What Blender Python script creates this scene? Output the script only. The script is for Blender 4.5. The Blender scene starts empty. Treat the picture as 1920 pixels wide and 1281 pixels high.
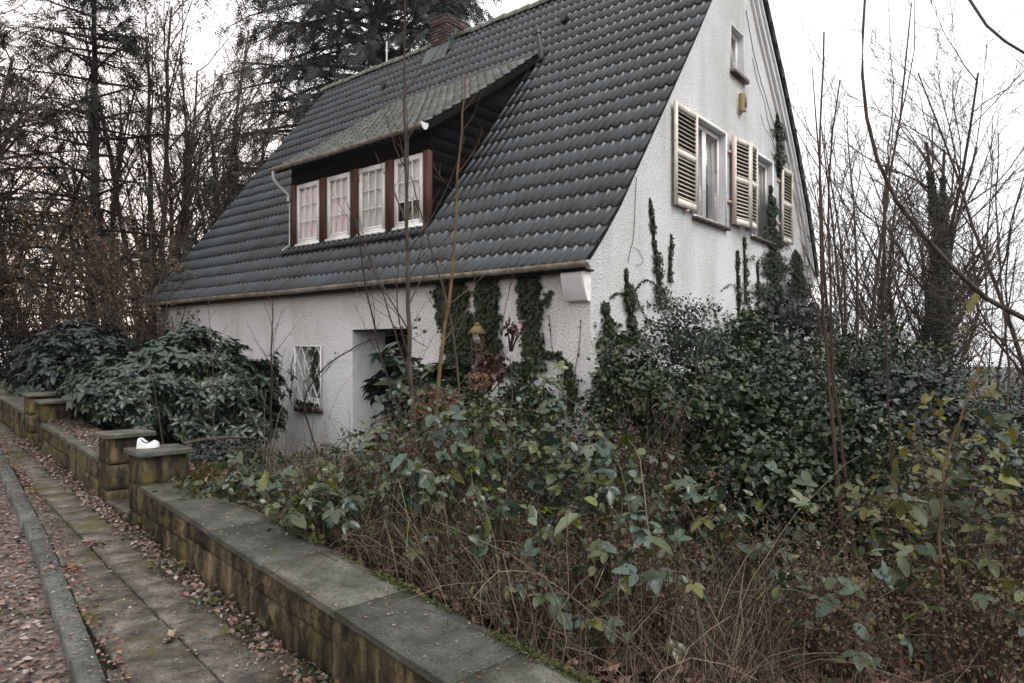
import bpy, math, random
import numpy as np
from mathutils import Vector, Matrix

# ------------------------------------------------------------------ camera, sky, sun, exposure
scene = bpy.context.scene
COL = scene.collection
F, CX, HY = 1272.0, 960.0, 654.0           # focal length in photo pixels, principal column, horizon row

cam_d = bpy.data.cameras.new('camera')
cam = bpy.data.objects.new('camera', cam_d)
COL.objects.link(cam)
cam_d.sensor_width = 36.0
cam_d.lens = 36.0 * F / 1920.0
cam_d.shift_y = (HY - 640.5) / 1920.0
cam_d.clip_end = 3000
cam_d.clip_start = 0.05
cam.location = (0, 0, 0)
cam.rotation_euler = (math.radians(90), 0, 0)
scene.camera = cam

world = bpy.data.worlds.new('World')
scene.world = world
world.use_nodes = True
wn, wl = world.node_tree.nodes, world.node_tree.links
wn.clear()
SUN_EL, SUN_AZ = math.radians(50), math.radians(135)     # azimuth from +Y towards +X
wo = wn.new('ShaderNodeOutputWorld')
bg = wn.new('ShaderNodeBackground')
bg.inputs['Strength'].default_value = 0.1
sky = wn.new('ShaderNodeTexSky')
sky.sky_type = 'NISHITA'
sky.sun_disc = False
sky.sun_elevation = SUN_EL
sky.sun_rotation = SUN_AZ
tc = wn.new('ShaderNodeTexCoord')
sep = wn.new('ShaderNodeSeparateXYZ')
wl.new(tc.outputs['Generated'], sep.inputs[0])
# overcast layer: soft clouds, warm near the horizon in the west (left of the picture)
nz = wn.new('ShaderNodeTexNoise')
nz.inputs['Scale'].default_value = 2.2
nz.inputs['Detail'].default_value = 4
wl.new(tc.outputs['Generated'], nz.inputs['Vector'])
cr = wn.new('ShaderNodeValToRGB')
cr.color_ramp.elements[0].position = 0.3
cr.color_ramp.elements[0].color = (10.6, 10.6, 10.8, 1)
cr.color_ramp.elements[1].position = 0.7
cr.color_ramp.elements[1].color = (12.0, 11.9, 11.9, 1)
wl.new(nz.outputs['Fac'], cr.inputs[0])
# fac = clamp(-x*1.0) * clamp(1 - z*2.4)
m1 = wn.new('ShaderNodeMath'); m1.operation = 'MULTIPLY_ADD'; m1.use_clamp = True
m1.inputs[1].default_value = -1.6; m1.inputs[2].default_value = 0.05
wl.new(sep.outputs['X'], m1.inputs[0])
m2 = wn.new('ShaderNodeMath'); m2.operation = 'MULTIPLY_ADD'; m2.use_clamp = True
m2.inputs[1].default_value = -2.0; m2.inputs[2].default_value = 1.0
wl.new(sep.outputs['Z'], m2.inputs[0])
m3 = wn.new('ShaderNodeMath'); m3.operation = 'MULTIPLY'; m3.use_clamp = True
wl.new(m1.outputs[0], m3.inputs[0]); wl.new(m2.outputs[0], m3.inputs[1])
mx = wn.new('ShaderNodeMixRGB')
mx.inputs[2].default_value = (12.6, 9.3, 7.7, 1)
wl.new(m3.outputs[0], mx.inputs[0]); wl.new(cr.outputs[0], mx.inputs[1])
mx2 = wn.new('ShaderNodeMixRGB')
mx2.inputs[0].default_value = 0.93
wl.new(sky.outputs[0], mx2.inputs[1]); wl.new(mx.outputs[0], mx2.inputs[2])
wl.new(mx2.outputs[0], bg.inputs['Color'])
wl.new(bg.outputs[0], wo.inputs[0])

sun_d = bpy.data.lights.new('sun', 'SUN')
sun_d.energy = 1.3
sun_d.angle = math.radians(32)
sun_d.color = (1.0, 0.96, 0.9)
sun = bpy.data.objects.new('sun', sun_d)
COL.objects.link(sun)
sdir = Vector((math.sin(SUN_AZ) * math.cos(SUN_EL), math.cos(SUN_AZ) * math.cos(SUN_EL), math.sin(SUN_EL)))
sun.rotation_euler = (-sdir).to_track_quat('-Z', 'Y').to_euler()
sun.location = sdir * 50

scene.view_settings.view_transform = 'Standard'
scene.view_settings.look = 'None'
scene.view_settings.exposure = 0.6
scene.view_settings.gamma = 1.0
scene.view_settings.use_curve_mapping = False
scene.cycles.max_bounces = 6
scene.cycles.diffuse_bounces = 3
scene.cycles.glossy_bounces = 3
scene.cycles.transmission_bounces = 4
scene.cycles.transparent_max_bounces = 6
scene.cycles.volume_bounces = 0
scene.cycles.use_denoising = True

PI = math.pi
def R(a): return math.radians(a)
def rs(seed): return np.random.RandomState(seed)

# ------------------------------------------------------------------ materials
def mat(name, col, rough=0.8, spec=None, metal=0.0):
    if spec is None: spec = 0.5 if rough < 0.6 else 0.15
    m = bpy.data.materials.new(name)
    m.use_nodes = True
    b = m.node_tree.nodes['Principled BSDF']
    b.inputs['Base Color'].default_value = (*col, 1)
    b.inputs['Roughness'].default_value = rough
    b.inputs['Metallic'].default_value = metal
    b.inputs['Specular IOR Level'].default_value = spec
    return m

def nodes(m): return m.node_tree.nodes, m.node_tree.links, m.node_tree.nodes['Principled BSDF']

def ramp(m, fac, stops):
    n, l, b = nodes(m)
    r = n.new('ShaderNodeValToRGB')
    e = r.color_ramp.elements
    while len(e) < len(stops): e.new(0.5)
    for i, (p, c) in enumerate(stops):
        e[i].position = p
        e[i].color = (*c, 1) if len(c) == 3 else c
    l.new(fac, r.inputs[0])
    return r.outputs[0]

def noise(m, scale, detail=4, coord='Object', rough=0.55, vec=None, stretch=None):
    n, l, b = nodes(m)
    t = n.new('ShaderNodeTexNoise')
    t.inputs['Scale'].default_value = scale
    t.inputs['Detail'].default_value = detail
    t.inputs['Roughness'].default_value = rough
    if coord == 'World':
        g = n.new('ShaderNodeNewGeometry'); src = g.outputs['Position']
    else:
        g = n.new('ShaderNodeTexCoord'); src = g.outputs[coord]
    if stretch:
        mp = n.new('ShaderNodeMapping'); mp.inputs['Scale'].default_value = stretch
        l.new(src, mp.inputs[0]); src = mp.outputs[0]
    l.new(src, t.inputs['Vector'])
    return t.outputs['Fac']

def mixc(m, fac, a, b_, mode='MIX'):
    n, l, b = nodes(m)
    x = n.new('ShaderNodeMixRGB'); x.blend_type = mode
    for i, v in enumerate((fac, a, b_)):
        if isinstance(v, (int, float)): x.inputs[i].default_value = v
        elif isinstance(v, tuple): x.inputs[i].default_value = (*v, 1)
        else: l.new(v, x.inputs[i])
    return x.outputs[0]

def bump(m, h, strength=0.5, dist=0.02):
    n, l, b = nodes(m)
    bp = n.new('ShaderNodeBump')
    bp.inputs['Strength'].default_value = strength
    bp.inputs['Distance'].default_value = dist
    l.new(h, bp.inputs['Height'])
    l.new(bp.outputs[0], b.inputs['Normal'])

def setc(m, c): nodes(m)[1].new(c, nodes(m)[2].inputs['Base Color'])
def setr(m, c): nodes(m)[1].new(c, nodes(m)[2].inputs['Roughness'])

def leafmat(name, stops, rough=0.42, per='island', spec=0.45, trans=0.0):
    """stops: list of colours chosen at random per leaf"""
    m = mat(name, stops[0], rough, spec)
    n, l, b = nodes(m)
    if per == 'island':
        g = n.new('ShaderNodeNewGeometry'); f = g.outputs['Random Per Island']
    else:
        g = n.new('ShaderNodeObjectInfo'); f = g.outputs['Random']
    k = len(stops)
    c = ramp(m, f, [(i / max(1, k - 1), s) for i, s in enumerate(stops)])
    v = ramp(m, noise(m, 30, 3), [(0.3, (0.7, 0.7, 0.7)), (0.7, (1, 1, 1))])
    c = mixc(m, 1.0, c, v, 'MULTIPLY')
    setc(m, c)
    if trans:
        tr = n.new('ShaderNodeBsdfTranslucent')
        l.new(c, tr.inputs['Color'])
        ms = n.new('ShaderNodeMixShader'); ms.inputs[0].default_value = trans
        out = [x for x in n if x.type == 'OUTPUT_MATERIAL'][0]
        l.new(b.outputs[0], ms.inputs[1]); l.new(tr.outputs[0], ms.inputs[2])
        l.new(ms.outputs[0], out.inputs[0])
    return m

M = {}
# render (stucco)
m = M['stucco'] = mat('white_render', (0.74, 0.74, 0.75), 0.9, 0.2)
big = ramp(m, noise(m, 0.55, 6), [(0.3, (0.64, 0.64, 0.63)), (0.6, (0.84, 0.84, 0.85))])
streak = ramp(m, noise(m, 1.0, 6, stretch=(2.0, 2.0, 0.35)), [(0.30, (0.72, 0.71, 0.70)), (0.50, (1, 1, 1))])
c = mixc(m, 0.7, big, streak, 'MULTIPLY')
alg = ramp(m, noise(m, 0.9, 7, rough=0.7, stretch=(1, 1, 0.6)), [(0.56, (0, 0, 0)), (0.74, (0.5, 0.5, 0.5))])
c = mixc(m, alg, c, (0.42, 0.43, 0.37))
pit_shade = ramp(m, noise(m, 42, 3), [(0.34, (0.40, 0.40, 0.40)), (0.47, (1, 1, 1))])  # dark specks paint the shade of the roughcast pits into the colour
c = mixc(m, 0.8, c, pit_shade, 'MULTIPLY')
setc(m, c)
n1 = noise(m, 38, 4, rough=0.65)
bump(m, n1, 1.0, 0.04)
m = M['reveal'] = mat('smooth_render', (0.66, 0.67, 0.69), 0.85, 0.2)
setc(m, ramp(m, noise(m, 2.5, 5), [(0.3, (0.55, 0.55, 0.56)), (0.7, (0.7, 0.71, 0.73))]))
# roof tiles
def tilemat(name, base, moss, mossmin, mossmax, rough=0.45):
    m = mat(name, base, rough, 0.5)
    n, l, b = nodes(m)
    oi = n.new('ShaderNodeObjectInfo')
    gi = n.new('ShaderNodeNewGeometry')
    rnd = mixc(m, 0.5, oi.outputs['Random'], gi.outputs['Random Per Island'])
    v = ramp(m, rnd, [(0.2, tuple(x * 0.6 for x in base)), (0.8, tuple(x * 1.45 for x in base))])
    g = ramp(m, noise(m, 1.1, 6, 'World'), [(0.35, (0.7, 0.72, 0.75)), (0.65, (1.25, 1.25, 1.25))])
    c = mixc(m, 0.8, v, g, 'MULTIPLY')
    fine = ramp(m, noise(m, 60, 4, 'World'), [(0.35, (0.75, 0.75, 0.75)), (0.65, (1.2, 1.2, 1.2))])
    c = mixc(m, 0.7, c, fine, 'MULTIPLY')
    f = ramp(m, noise(m, 5.5, 8, 'World', 0.7), [(mossmin, (0, 0, 0)), (mossmax, (1, 1, 1))])
    c = mixc(m, f, c, moss)
    setc(m, c)
    setr(m, ramp(m, noise(m, 9, 5, 'World'), [(0.35, (0.22, 0.22, 0.22)), (0.7, (0.5, 0.5, 0.5))]))
    bump(m, noise(m, 90, 3, 'World'), 0.35, 0.004)
    return m
M['tile'] = tilemat('slate_blue_concrete_tile', (0.023, 0.029, 0.034), (0.05, 0.054, 0.028), 0.58, 0.76)
M['pantile'] = tilemat('weathered_grey_clay_tile', (0.08, 0.085, 0.084), (0.055, 0.058, 0.018), 0.48, 0.62, 0.7)
M['ridge'] = tilemat('mossy_ridge_tile', (0.075, 0.07, 0.055), (0.07, 0.075, 0.03), 0.42, 0.6, 0.8)
M['deck'] = mat('dark_roof_deck', (0.012, 0.012, 0.014), 0.9)
M['zinc'] = mat('weathered_zinc', (0.22, 0.21, 0.2), 0.55, 0.5, 0.15)
setc(M['zinc'], ramp(M['zinc'], noise(M['zinc'], 4, 6, stretch=(2, 2, 0.6)), [(0.3, (0.16, 0.12, 0.08)), (0.55, (0.36, 0.33, 0.29)), (0.8, (0.5, 0.49, 0.48))]))
M['zinc_light'] = mat('pale_zinc', (0.5, 0.5, 0.5), 0.45, 0.5, 0.5)
M['brownwood'] = mat('red_brown_paint', (0.13, 0.055, 0.045), 0.65)
setc(M['brownwood'], ramp(M['brownwood'], noise(M['brownwood'], 6, 5, stretch=(4, 4, 0.5)), [(0.3, (0.05, 0.024, 0.022)), (0.7, (0.12, 0.055, 0.046))]))
M['darkwood'] = mat('dark_stained_boards', (0.007, 0.006, 0.0055), 0.85, 0.1)
M['soffit'] = mat('dark_soffit', (0.05, 0.04, 0.036), 0.85)
m = M['whitepaint'] = mat('old_white_paint', (0.72, 0.71, 0.69), 0.55)
setc(m, ramp(m, noise(m, 9, 6), [(0.28, (0.52, 0.48, 0.44)), (0.42, (0.76, 0.75, 0.73)), (1, (0.8, 0.8, 0.79))]))
m = M['cream'] = mat('cream_shutter_paint', (0.66, 0.6, 0.52), 0.6)
setc(m, ramp(m, noise(m, 7, 6, rough=0.7), [(0.3, (0.40, 0.33, 0.27)), (0.48, (0.66, 0.62, 0.55)), (1, (0.74, 0.72, 0.66))]))
M['pinkpeel'] = mat('peeling_pink_paint', (0.6, 0.42, 0.36), 0.7)
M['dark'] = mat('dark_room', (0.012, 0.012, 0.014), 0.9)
M['black'] = mat('black_plastic', (0.01, 0.01, 0.011), 0.4)
M['brownsill'] = mat('brown_sill_tile', (0.06, 0.035, 0.03), 0.5)
M['brass'] = mat('aged_lantern_paint', (0.17, 0.13, 0.06), 0.6)
M['lampglass'] = mat('yellowed_lamp_cover', (0.26, 0.19, 0.09), 0.35)
M['lead'] = mat('lead_flashing', (0.05, 0.062, 0.066), 0.5, 0.5, 0.3)
m = M['curtain'] = mat('pale_pink_curtain', (0.8, 0.69, 0.71), 0.9)
M['curtain_grey'] = mat('grey_net_curtain', (0.6, 0.61, 0.6), 0.9)
m = M['brick'] = mat('old_red_brick', (0.2, 0.1, 0.085), 0.85)
oi = nodes(m)[0].new('ShaderNodeObjectInfo')
c = ramp(m, oi.outputs['Random'], [(0, (0.05, 0.042, 0.042)), (0.5, (0.095, 0.062, 0.058)), (1, (0.17, 0.11, 0.10))])
c = mixc(m, 0.8, c, ramp(m, noise(m, 1.3, 4, 'World'), [(0.4, (0.6, 0.6, 0.6)), (0.65, (1.1, 1.1, 1.1))]), 'MULTIPLY')
setc(m, c)
M['mortar'] = mat('sooty_mortar', (0.05, 0.045, 0.042), 0.95)
# glass: dark pane, sharp reflection
m = M['glass'] = mat('window_glass', (0.02, 0.022, 0.024), 0.04, 0.5)
n, l, b = nodes(m)
tb = n.new('ShaderNodeBsdfTransparent')
gl = n.new('ShaderNodeBsdfGlossy'); gl.inputs['Roughness'].default_value = 0.02
gl.inputs['Color'].default_value = (0.95, 0.95, 0.95, 1)
lw = n.new('ShaderNodeLayerWeight'); lw.inputs['Blend'].default_value = 0.5      # facing = 1 - |cos|, the same from both sides of the pane
pw = n.new('ShaderNodeMath'); pw.operation = 'POWER'; pw.inputs[1].default_value = 4.0
l.new(lw.outputs['Facing'], pw.inputs[0])
fr = n.new('ShaderNodeMath'); fr.operation = 'MULTIPLY_ADD'; fr.inputs[1].default_value = 0.6; fr.inputs[2].default_value = 0.07
l.new(pw.outputs[0], fr.inputs[0])
ms = n.new('ShaderNodeMixShader')
out = [x for x in n if x.type == 'OUTPUT_MATERIAL'][0]
l.new(fr.outputs[0], ms.inputs[0]); l.new(tb.outputs[0], ms.inputs[1]); l.new(gl.outputs[0], ms.inputs[2])
l.new(ms.outputs[0], out.inputs[0])
# stone
def stonemat(name, stops, scale=3.0, rough=0.75, objrand=True, bs=0.5, moss=None, stretch=None):
    m = mat(name, stops[0][1], rough, 0.25)
    c = ramp(m, noise(m, scale, 8, 'World', 0.65, stretch=stretch), stops)
    fine = ramp(m, noise(m, 70, 5, 'World', 0.7), [(0.35, (0.45, 0.45, 0.45)), (0.62, (1.25, 1.25, 1.25))])
    c = mixc(m, 0.85, c, fine, 'MULTIPLY')
    if objrand:
        oi = nodes(m)[0].new('ShaderNodeObjectInfo')
        c = mixc(m, 1.0, c, ramp(m, oi.outputs['Random'], [(0, (0.72, 0.72, 0.74)), (1, (1.18, 1.16, 1.1))]), 'MULTIPLY')
    if moss:
        f = ramp(m, noise(m, moss[1], 7, 'World', 0.7), [(moss[2], (0, 0, 0)), (moss[3], (1, 1, 1))])
        c = mixc(m, f, c, moss[0])
    setc(m, c)
    bump(m, noise(m, 35, 8, 'World', 0.75), bs, 0.012)
    return m
M['coping'] = stonemat('green_grey_coping_slab', [(0.32, (0.036, 0.039, 0.030)), (0.5, (0.082, 0.084, 0.070)), (0.68, (0.145, 0.145, 0.122))], 4.2, 0.5, moss=((0.07, 0.07, 0.02), 3.0, 0.6, 0.78))
M['wallstone'] = stonemat('weathered_brown_stone', [(0.36, (0.010, 0.009, 0.007)), (0.47, (0.045, 0.034, 0.020)), (0.56, (0.11, 0.082, 0.045)), (0.68, (0.21, 0.165, 0.10))], 9.0, 0.85, bs=1.0, moss=((0.10, 0.085, 0.014), 3.4, 0.54, 0.68), stretch=(1, 1, 0.3))
M['joint'] = mat('damp_joint', (0.012, 0.011, 0.008), 0.95)
M['slab'] = stonemat('worn_paving_slab', [(0.34, (0.042, 0.037, 0.031)), (0.5, (0.098, 0.087, 0.073)), (0.7, (0.21, 0.185, 0.16))], 6.0, 0.38, objrand=False, bs=0.9, moss=((0.095, 0.08, 0.014), 1.6, 0.50, 0.66))
M['kerb'] = stonemat('grey_kerb_stone', [(0.3, (0.05, 0.055, 0.052)), (0.6, (0.11, 0.115, 0.11)), (0.8, (0.16, 0.16, 0.15))], 5.0, 0.6, bs=0.6, moss=((0.06, 0.065, 0.02), 4, 0.66, 0.8))
m = M['road'] = mat('leaf_covered_asphalt', (0.08, 0.065, 0.06), 0.6)
setc(m, ramp(m, noise(m, 14, 8, 'World', 0.75), [(0.32, (0.03, 0.022, 0.02)), (0.48, (0.11, 0.085, 0.078)), (0.66, (0.26, 0.215, 0.205))]))
bump(m, noise(m, 22, 8, 'World', 0.75), 0.8, 0.02)
m = M['soil'] = mat('dark_woodland_soil', (0.0140, 0.0105, 0.0070), 0.95)
setc(m, ramp(m, noise(m, 9, 8, 'World', 0.7), [(0.3, (0.010, 0.007, 0.005)), (0.6, (0.035, 0.023, 0.016)), (0.8, (0.06, 0.04, 0.027))]))
bump(m, noise(m, 12, 8, 'World', 0.75), 1.0, 0.05)
M['litter'] = leafmat('dead_leaves', [(0.035, 0.02, 0.016), (0.10, 0.055, 0.04), (0.2, 0.135, 0.11), (0.05, 0.03, 0.025), (0.3, 0.22, 0.19), (0.16, 0.06, 0.03), (0.4, 0.33, 0.3), (0.08, 0.05, 0.04)], 0.55, spec=0.4)
M['litter_red'] = leafmat('russet_leaves', [(0.04, 0.022, 0.018), (0.17, 0.08, 0.06), (0.09, 0.05, 0.038), (0.28, 0.16, 0.13), (0.05, 0.03, 0.022), (0.34, 0.21, 0.16), (0.2, 0.09, 0.05)], 0.6, spec=0.3)
# plants
M['bark'] = mat('grey_brown_bark', (0.0510, 0.0408, 0.0340), 0.9)
setc(M['bark'], ramp(M['bark'], noise(M['bark'], 8, 6, stretch=(3, 3, 0.7)), [(0.3, (0.03, 0.024, 0.02)), (0.7, (0.095, 0.075, 0.062))]))
M['bark_yellow'] = mat('ochre_sapling_bark', (0.13, 0.085, 0.045), 0.75)
setc(M['bark_yellow'], ramp(M['bark_yellow'], noise(M['bark_yellow'], 5, 5), [(0.3, (0.05, 0.036, 0.022)), (0.7, (0.16, 0.105, 0.055))]))
M['bark_dark'] = mat('dark_wet_bark', (0.028, 0.022, 0.02), 0.8)
M['bark_red'] = mat('red_brown_cane', (0.0493, 0.0323, 0.0247), 0.7)
M['cane'] = leafmat('dry_canes', [(0.0382, 0.0255, 0.0187), (0.1020, 0.0723, 0.0510), (0.2125, 0.1615, 0.1190), (0.0255, 0.0187, 0.0153), (0.3060, 0.2465, 0.1785), (0.0723, 0.0467, 0.0340), (0.0213, 0.0153, 0.0127)], 0.8, spec=0.2)
M['twig_brown'] = mat('brown_twigs', (0.0680, 0.0512, 0.0400), 0.85)
BR = [(0.13, 0.18, 0.155), (0.10, 0.11, 0.008), (0.0180, 0.0410, 0.0279), (0.0369, 0.0738, 0.0476), (0.0287, 0.0451, 0.0148), (0.0697, 0.0820, 0.0123), (0.0328, 0.0656, 0.0476), (0.1066, 0.1066, 0.0148), (0.0180, 0.0328, 0.0180), (0.0656, 0.1107, 0.0861), (0.0287, 0.0533, 0.0287)]  # first, palest colour paints the pale gloss highlights into some leaves
M['bramble'] = leafmat('bramble_leaf', BR, 0.27, 'object', spec=0.6, trans=0.15)
M['bramble_s'] = leafmat('bramble_leaf_small', BR, 0.3, 'island', spec=0.6, trans=0.15)
M['bramble_y'] = leafmat('yellow_green_leaf', [(0.10, 0.11, 0.025), (0.06, 0.08, 0.03), (0.15, 0.15, 0.03), (0.045, 0.07, 0.045), (0.15, 0.13, 0.02), (0.06, 0.09, 0.07), (0.05, 0.075, 0.03)], 0.4, 'object', trans=0.2)
M['bramble_ys'] = leafmat('yellow_green_leaf_small', [(0.0595, 0.0723, 0.0213), (0.0425, 0.0595, 0.0255), (0.1020, 0.1020, 0.0255), (0.0298, 0.0510, 0.0382), (0.1275, 0.1105, 0.0170), (0.0340, 0.0553, 0.0425), (0.0425, 0.0638, 0.0170)], 0.4, 'island', trans=0.2)
M['evergreen'] = leafmat('evergreen_leaf', [(0.008, 0.018, 0.008), (0.018, 0.036, 0.014), (0.012, 0.024, 0.010), (0.042, 0.055, 0.012), (0.018, 0.036, 0.020)], 0.32, spec=0.4)
M['rhodo'] = leafmat('rhododendron_leaf', [(0.0135, 0.0255, 0.0180), (0.0225, 0.0390, 0.0270), (0.0338, 0.0525, 0.0315), (0.0165, 0.0315, 0.0255), (0.0450, 0.0540, 0.0210)], 0.3, spec=0.5)
M['hedge'] = leafmat('dark_hedge_leaf', [(0.0096, 0.0160, 0.0160), (0.0160, 0.0256, 0.0224), (0.0240, 0.0336, 0.0288)], 0.45)
M['ivy'] = leafmat('ivy_leaf', [(0.009, 0.018, 0.007), (0.018, 0.032, 0.011), (0.012, 0.022, 0.010), (0.042, 0.052, 0.014)], 0.45, spec=0.25)
M['ivy_far'] = leafmat('tree_ivy_leaf', [(0.0144, 0.0208, 0.0120), (0.0240, 0.0304, 0.0160), (0.0360, 0.0400, 0.0200)], 0.5)
M['needle'] = leafmat('fir_needles', [(0.0135, 0.0210, 0.0180), (0.0210, 0.0300, 0.0225), (0.0165, 0.0255, 0.0225)], 0.6)
M['needle2'] = leafmat('spruce_needles', [(0.0176, 0.0224, 0.0160), (0.0288, 0.0336, 0.0224), (0.0400, 0.0336, 0.0240)], 0.7)
M['brownleaf'] = leafmat('withered_brown_leaf', [(0.12, 0.085, 0.062), (0.19, 0.13, 0.095), (0.075, 0.055, 0.042), (0.25, 0.165, 0.11)], 0.7, spec=0.2, trans=0.3)
M['redleaf'] = leafmat('wine_red_leaf', [(0.05, 0.015, 0.014), (0.085, 0.03, 0.02), (0.03, 0.012, 0.012)], 0.4, trans=0.15)
M['dryflower'] = leafmat('dried_flower_head', [(0.2, 0.11, 0.075), (0.13, 0.07, 0.05), (0.28, 0.17, 0.12)], 0.9, trans=0.2)
M['cable'] = mat('black_cable', (0.01, 0.013, 0.022), 0.5)
M['lace'] = mat('white_plastic', (0.66, 0.67, 0.70), 0.4)
M['mossy'] = leafmat('moss', [(0.05, 0.06, 0.015), (0.08, 0.09, 0.02), (0.03, 0.04, 0.012)], 0.9)

# ------------------------------------------------------------------ mesh helpers
class MB:
    """collects vertices and faces, links them as ONE mesh object"""
    def __init__(s): s.v = []; s.f = []; s.n = 0
    def add(s, V, Fc):
        V = np.asarray(V, float).reshape(-1, 3); Fc = np.asarray(Fc, int)
        s.v.append(V); s.f.append(Fc + s.n); s.n += len(V)
        return s
    def box(s, a, b, M4=None):
        x0, y0, z0 = [min(p, q) for p, q in zip(a, b)]; x1, y1, z1 = [max(p, q) for p, q in zip(a, b)]
        V = np.array([(x0, y0, z0), (x1, y0, z0), (x1, y1, z0), (x0, y1, z0), (x0, y0, z1), (x1, y0, z1), (x1, y1, z1), (x0, y1, z1)], float)
        if M4 is not None: V = V @ np.array(M4)[:3, :3].T + np.array(M4)[:3, 3]
        s.add(V, [(0, 3, 2, 1), (4, 5, 6, 7), (0, 1, 5, 4), (1, 2, 6, 5), (2, 3, 7, 6), (3, 0, 4, 7)])
        return s
    def tube(s, pts, rad, k=5, cap=True):
        P = np.asarray(pts, float); n = len(P)
        rad = np.broadcast_to(np.asarray(rad, float), (n,))
        T = np.gradient(P, axis=0); T /= np.linalg.norm(T, axis=1)[:, None] + 1e-9
        ref = np.array([0, 0, 1.0]) if abs(T[0, 2]) < 0.9 else np.array([1.0, 0, 0])
        A = np.cross(T, ref); A /= np.linalg.norm(A, axis=1)[:, None] + 1e-9
        B = np.cross(T, A)
        an = np.arange(k) * 2 * PI / k
        V = P[:, None] + rad[:, None, None] * (A[:, None] * np.cos(an)[None, :, None] + B[:, None] * np.sin(an)[None, :, None])
        V = V.reshape(-1, 3)
        i = np.arange(n - 1)[:, None] * k; j = np.arange(k)[None]; j2 = (j + 1) % k
        Fq = np.stack([i + j, i + j2, i + k + j2, i + k + j], -1).reshape(-1, 4)
        s.add(V, Fq)
        if cap and k >= 5:
            s.add(V[:k], [list(range(k))]); s.add(V[-k:], [list(range(k))[::-1]])
        return s
    def poly(s, V): return s.add(V, [list(range(len(V)))])
    def extrude(s, prof, d):
        """closed profile (list of 3D points) swept by vector d"""
        P = np.asarray(prof, float); n = len(P); V = np.vstack([P, P + np.asarray(d, float)])
        s.add(V, [[i, (i + 1) % n, n + (i + 1) % n, n + i] for i in range(n)])
        s.add(P, [list(range(n))[::-1]]); s.add(P + np.asarray(d, float), [list(range(n))])
        return s
    def mesh(s, name, material=None, smooth=False):
        me = bpy.data.meshes.new(name)
        if s.v:
            V = np.vstack(s.v)
            loops = np.concatenate([f.ravel() for f in s.f]).astype(np.int32)
            cnt = np.concatenate([np.full(len(f), f.shape[1]) for f in s.f]).astype(np.int32)
            st = np.concatenate([[0], np.cumsum(cnt)[:-1]]).astype(np.int32)
            me.vertices.add(len(V)); me.vertices.foreach_set('co', V.astype(np.float32).ravel())
            me.loops.add(len(loops)); me.loops.foreach_set('vertex_index', loops)
            me.polygons.add(len(cnt)); me.polygons.foreach_set('loop_start', st); me.polygons.foreach_set('loop_total', cnt)
            if smooth: me.polygons.foreach_set('use_smooth', np.ones(len(cnt), bool))
            me.update(calc_edges=True)
        if material is not None: me.materials.append(M[material] if isinstance(material, str) else material)
        return me
    def build(s, name, material=None, parent=None, smooth=False, **kw):
        return link(name, s.mesh(name, material, smooth), parent, **kw)

def link(name, me, parent=None, loc=None, rot=None, mat4=None, kind=None, label=None, cat=None, group=None, scale=None):
    o = bpy.data.objects.new(name, me)
    COL.objects.link(o)
    if parent is not None: o.parent = parent
    if loc is not None: o.location = loc
    if rot is not None: o.rotation_euler = rot
    if scale is not None: o.scale = scale
    if mat4 is not None: o.matrix_local = mat4
    tag(o, label, cat, group, kind)
    return o
def tag(o, label=None, cat=None, group=None, kind=None):
    if label: o['label'] = label
    if cat: o['category'] = cat
    if group: o['group'] = group
    if kind: o['kind'] = kind
    return o
def empty(name, loc, rz=0, label=None, cat=None, group=None):
    o = bpy.data.objects.new(name, None); COL.objects.link(o)
    o.location = loc; o.rotation_euler = (0, 0, rz); o.empty_display_size = 0.2
    return tag(o, label, cat, group)

def norm(a): return a / (np.linalg.norm(a, axis=-1, keepdims=True) + 1e-9)
def scatter(mb, T, pos, fwd, up, scale):
    TV, TF = T
    pos = np.asarray(pos, float); n = len(pos)
    if n == 0: return
    fwd = norm(np.asarray(fwd, float)); side = norm(np.cross(fwd, up)); up2 = np.cross(side, fwd)
    sc = np.broadcast_to(np.asarray(scale, float), (n,))
    V = (TV[None, :, 0:1] * side[:, None] + TV[None, :, 1:2] * fwd[:, None] + TV[None, :, 2:3] * up2[:, None]) * sc[:, None, None] + pos[:, None]
    off = (np.arange(n) * len(TV))[:, None, None]
    base = mb.n
    mb.v.append(V.reshape(-1, 3)); mb.n += n * len(TV)
    mb.f.append((np.asarray(TF)[None] + off).reshape(-1, np.asarray(TF).shape[1]) + base)

# leaf templates (unit length)
def ovate(w=0.34, fold=0.10, droop=0.12):
    ys = [0, 0.16, 0.5, 0.85, 1.0]; ws = [0, w * 0.78, w, w * 0.55, 0]
    V = []; 
    for y, a in zip(ys, ws):
        z = -droop * y * y
        V.append((0, y, z))
        if a: V += [(-a, y, z + fold * a * 2), (a, y, z + fold * a * 2)]
    # idx: 0 base, 1 c,2 l,3 r, 4 c,5 l,6 r, 7 c,8 l,9 r, 10 tip
    Fc = [(0, 1, 2), (0, 3, 1), (1, 4, 5), (1, 5, 2), (1, 3, 6), (1, 6, 4), (4, 7, 8), (4, 8, 5), (4, 6, 9), (4, 9, 7), (7, 10, 8), (7, 9, 10)]
    return np.array(V), np.array(Fc)
def rhomb(w=0.3, fold=0.1):
    return np.array([(0, 0, 0), (-w, 0.45, fold * w * 2), (0, 1, -0.08), (w, 0.45, fold * w * 2), (0, 0.5, 0)]), np.array([(0, 4, 1), (1, 4, 2), (0, 3, 4), (3, 2, 4)])
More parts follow.
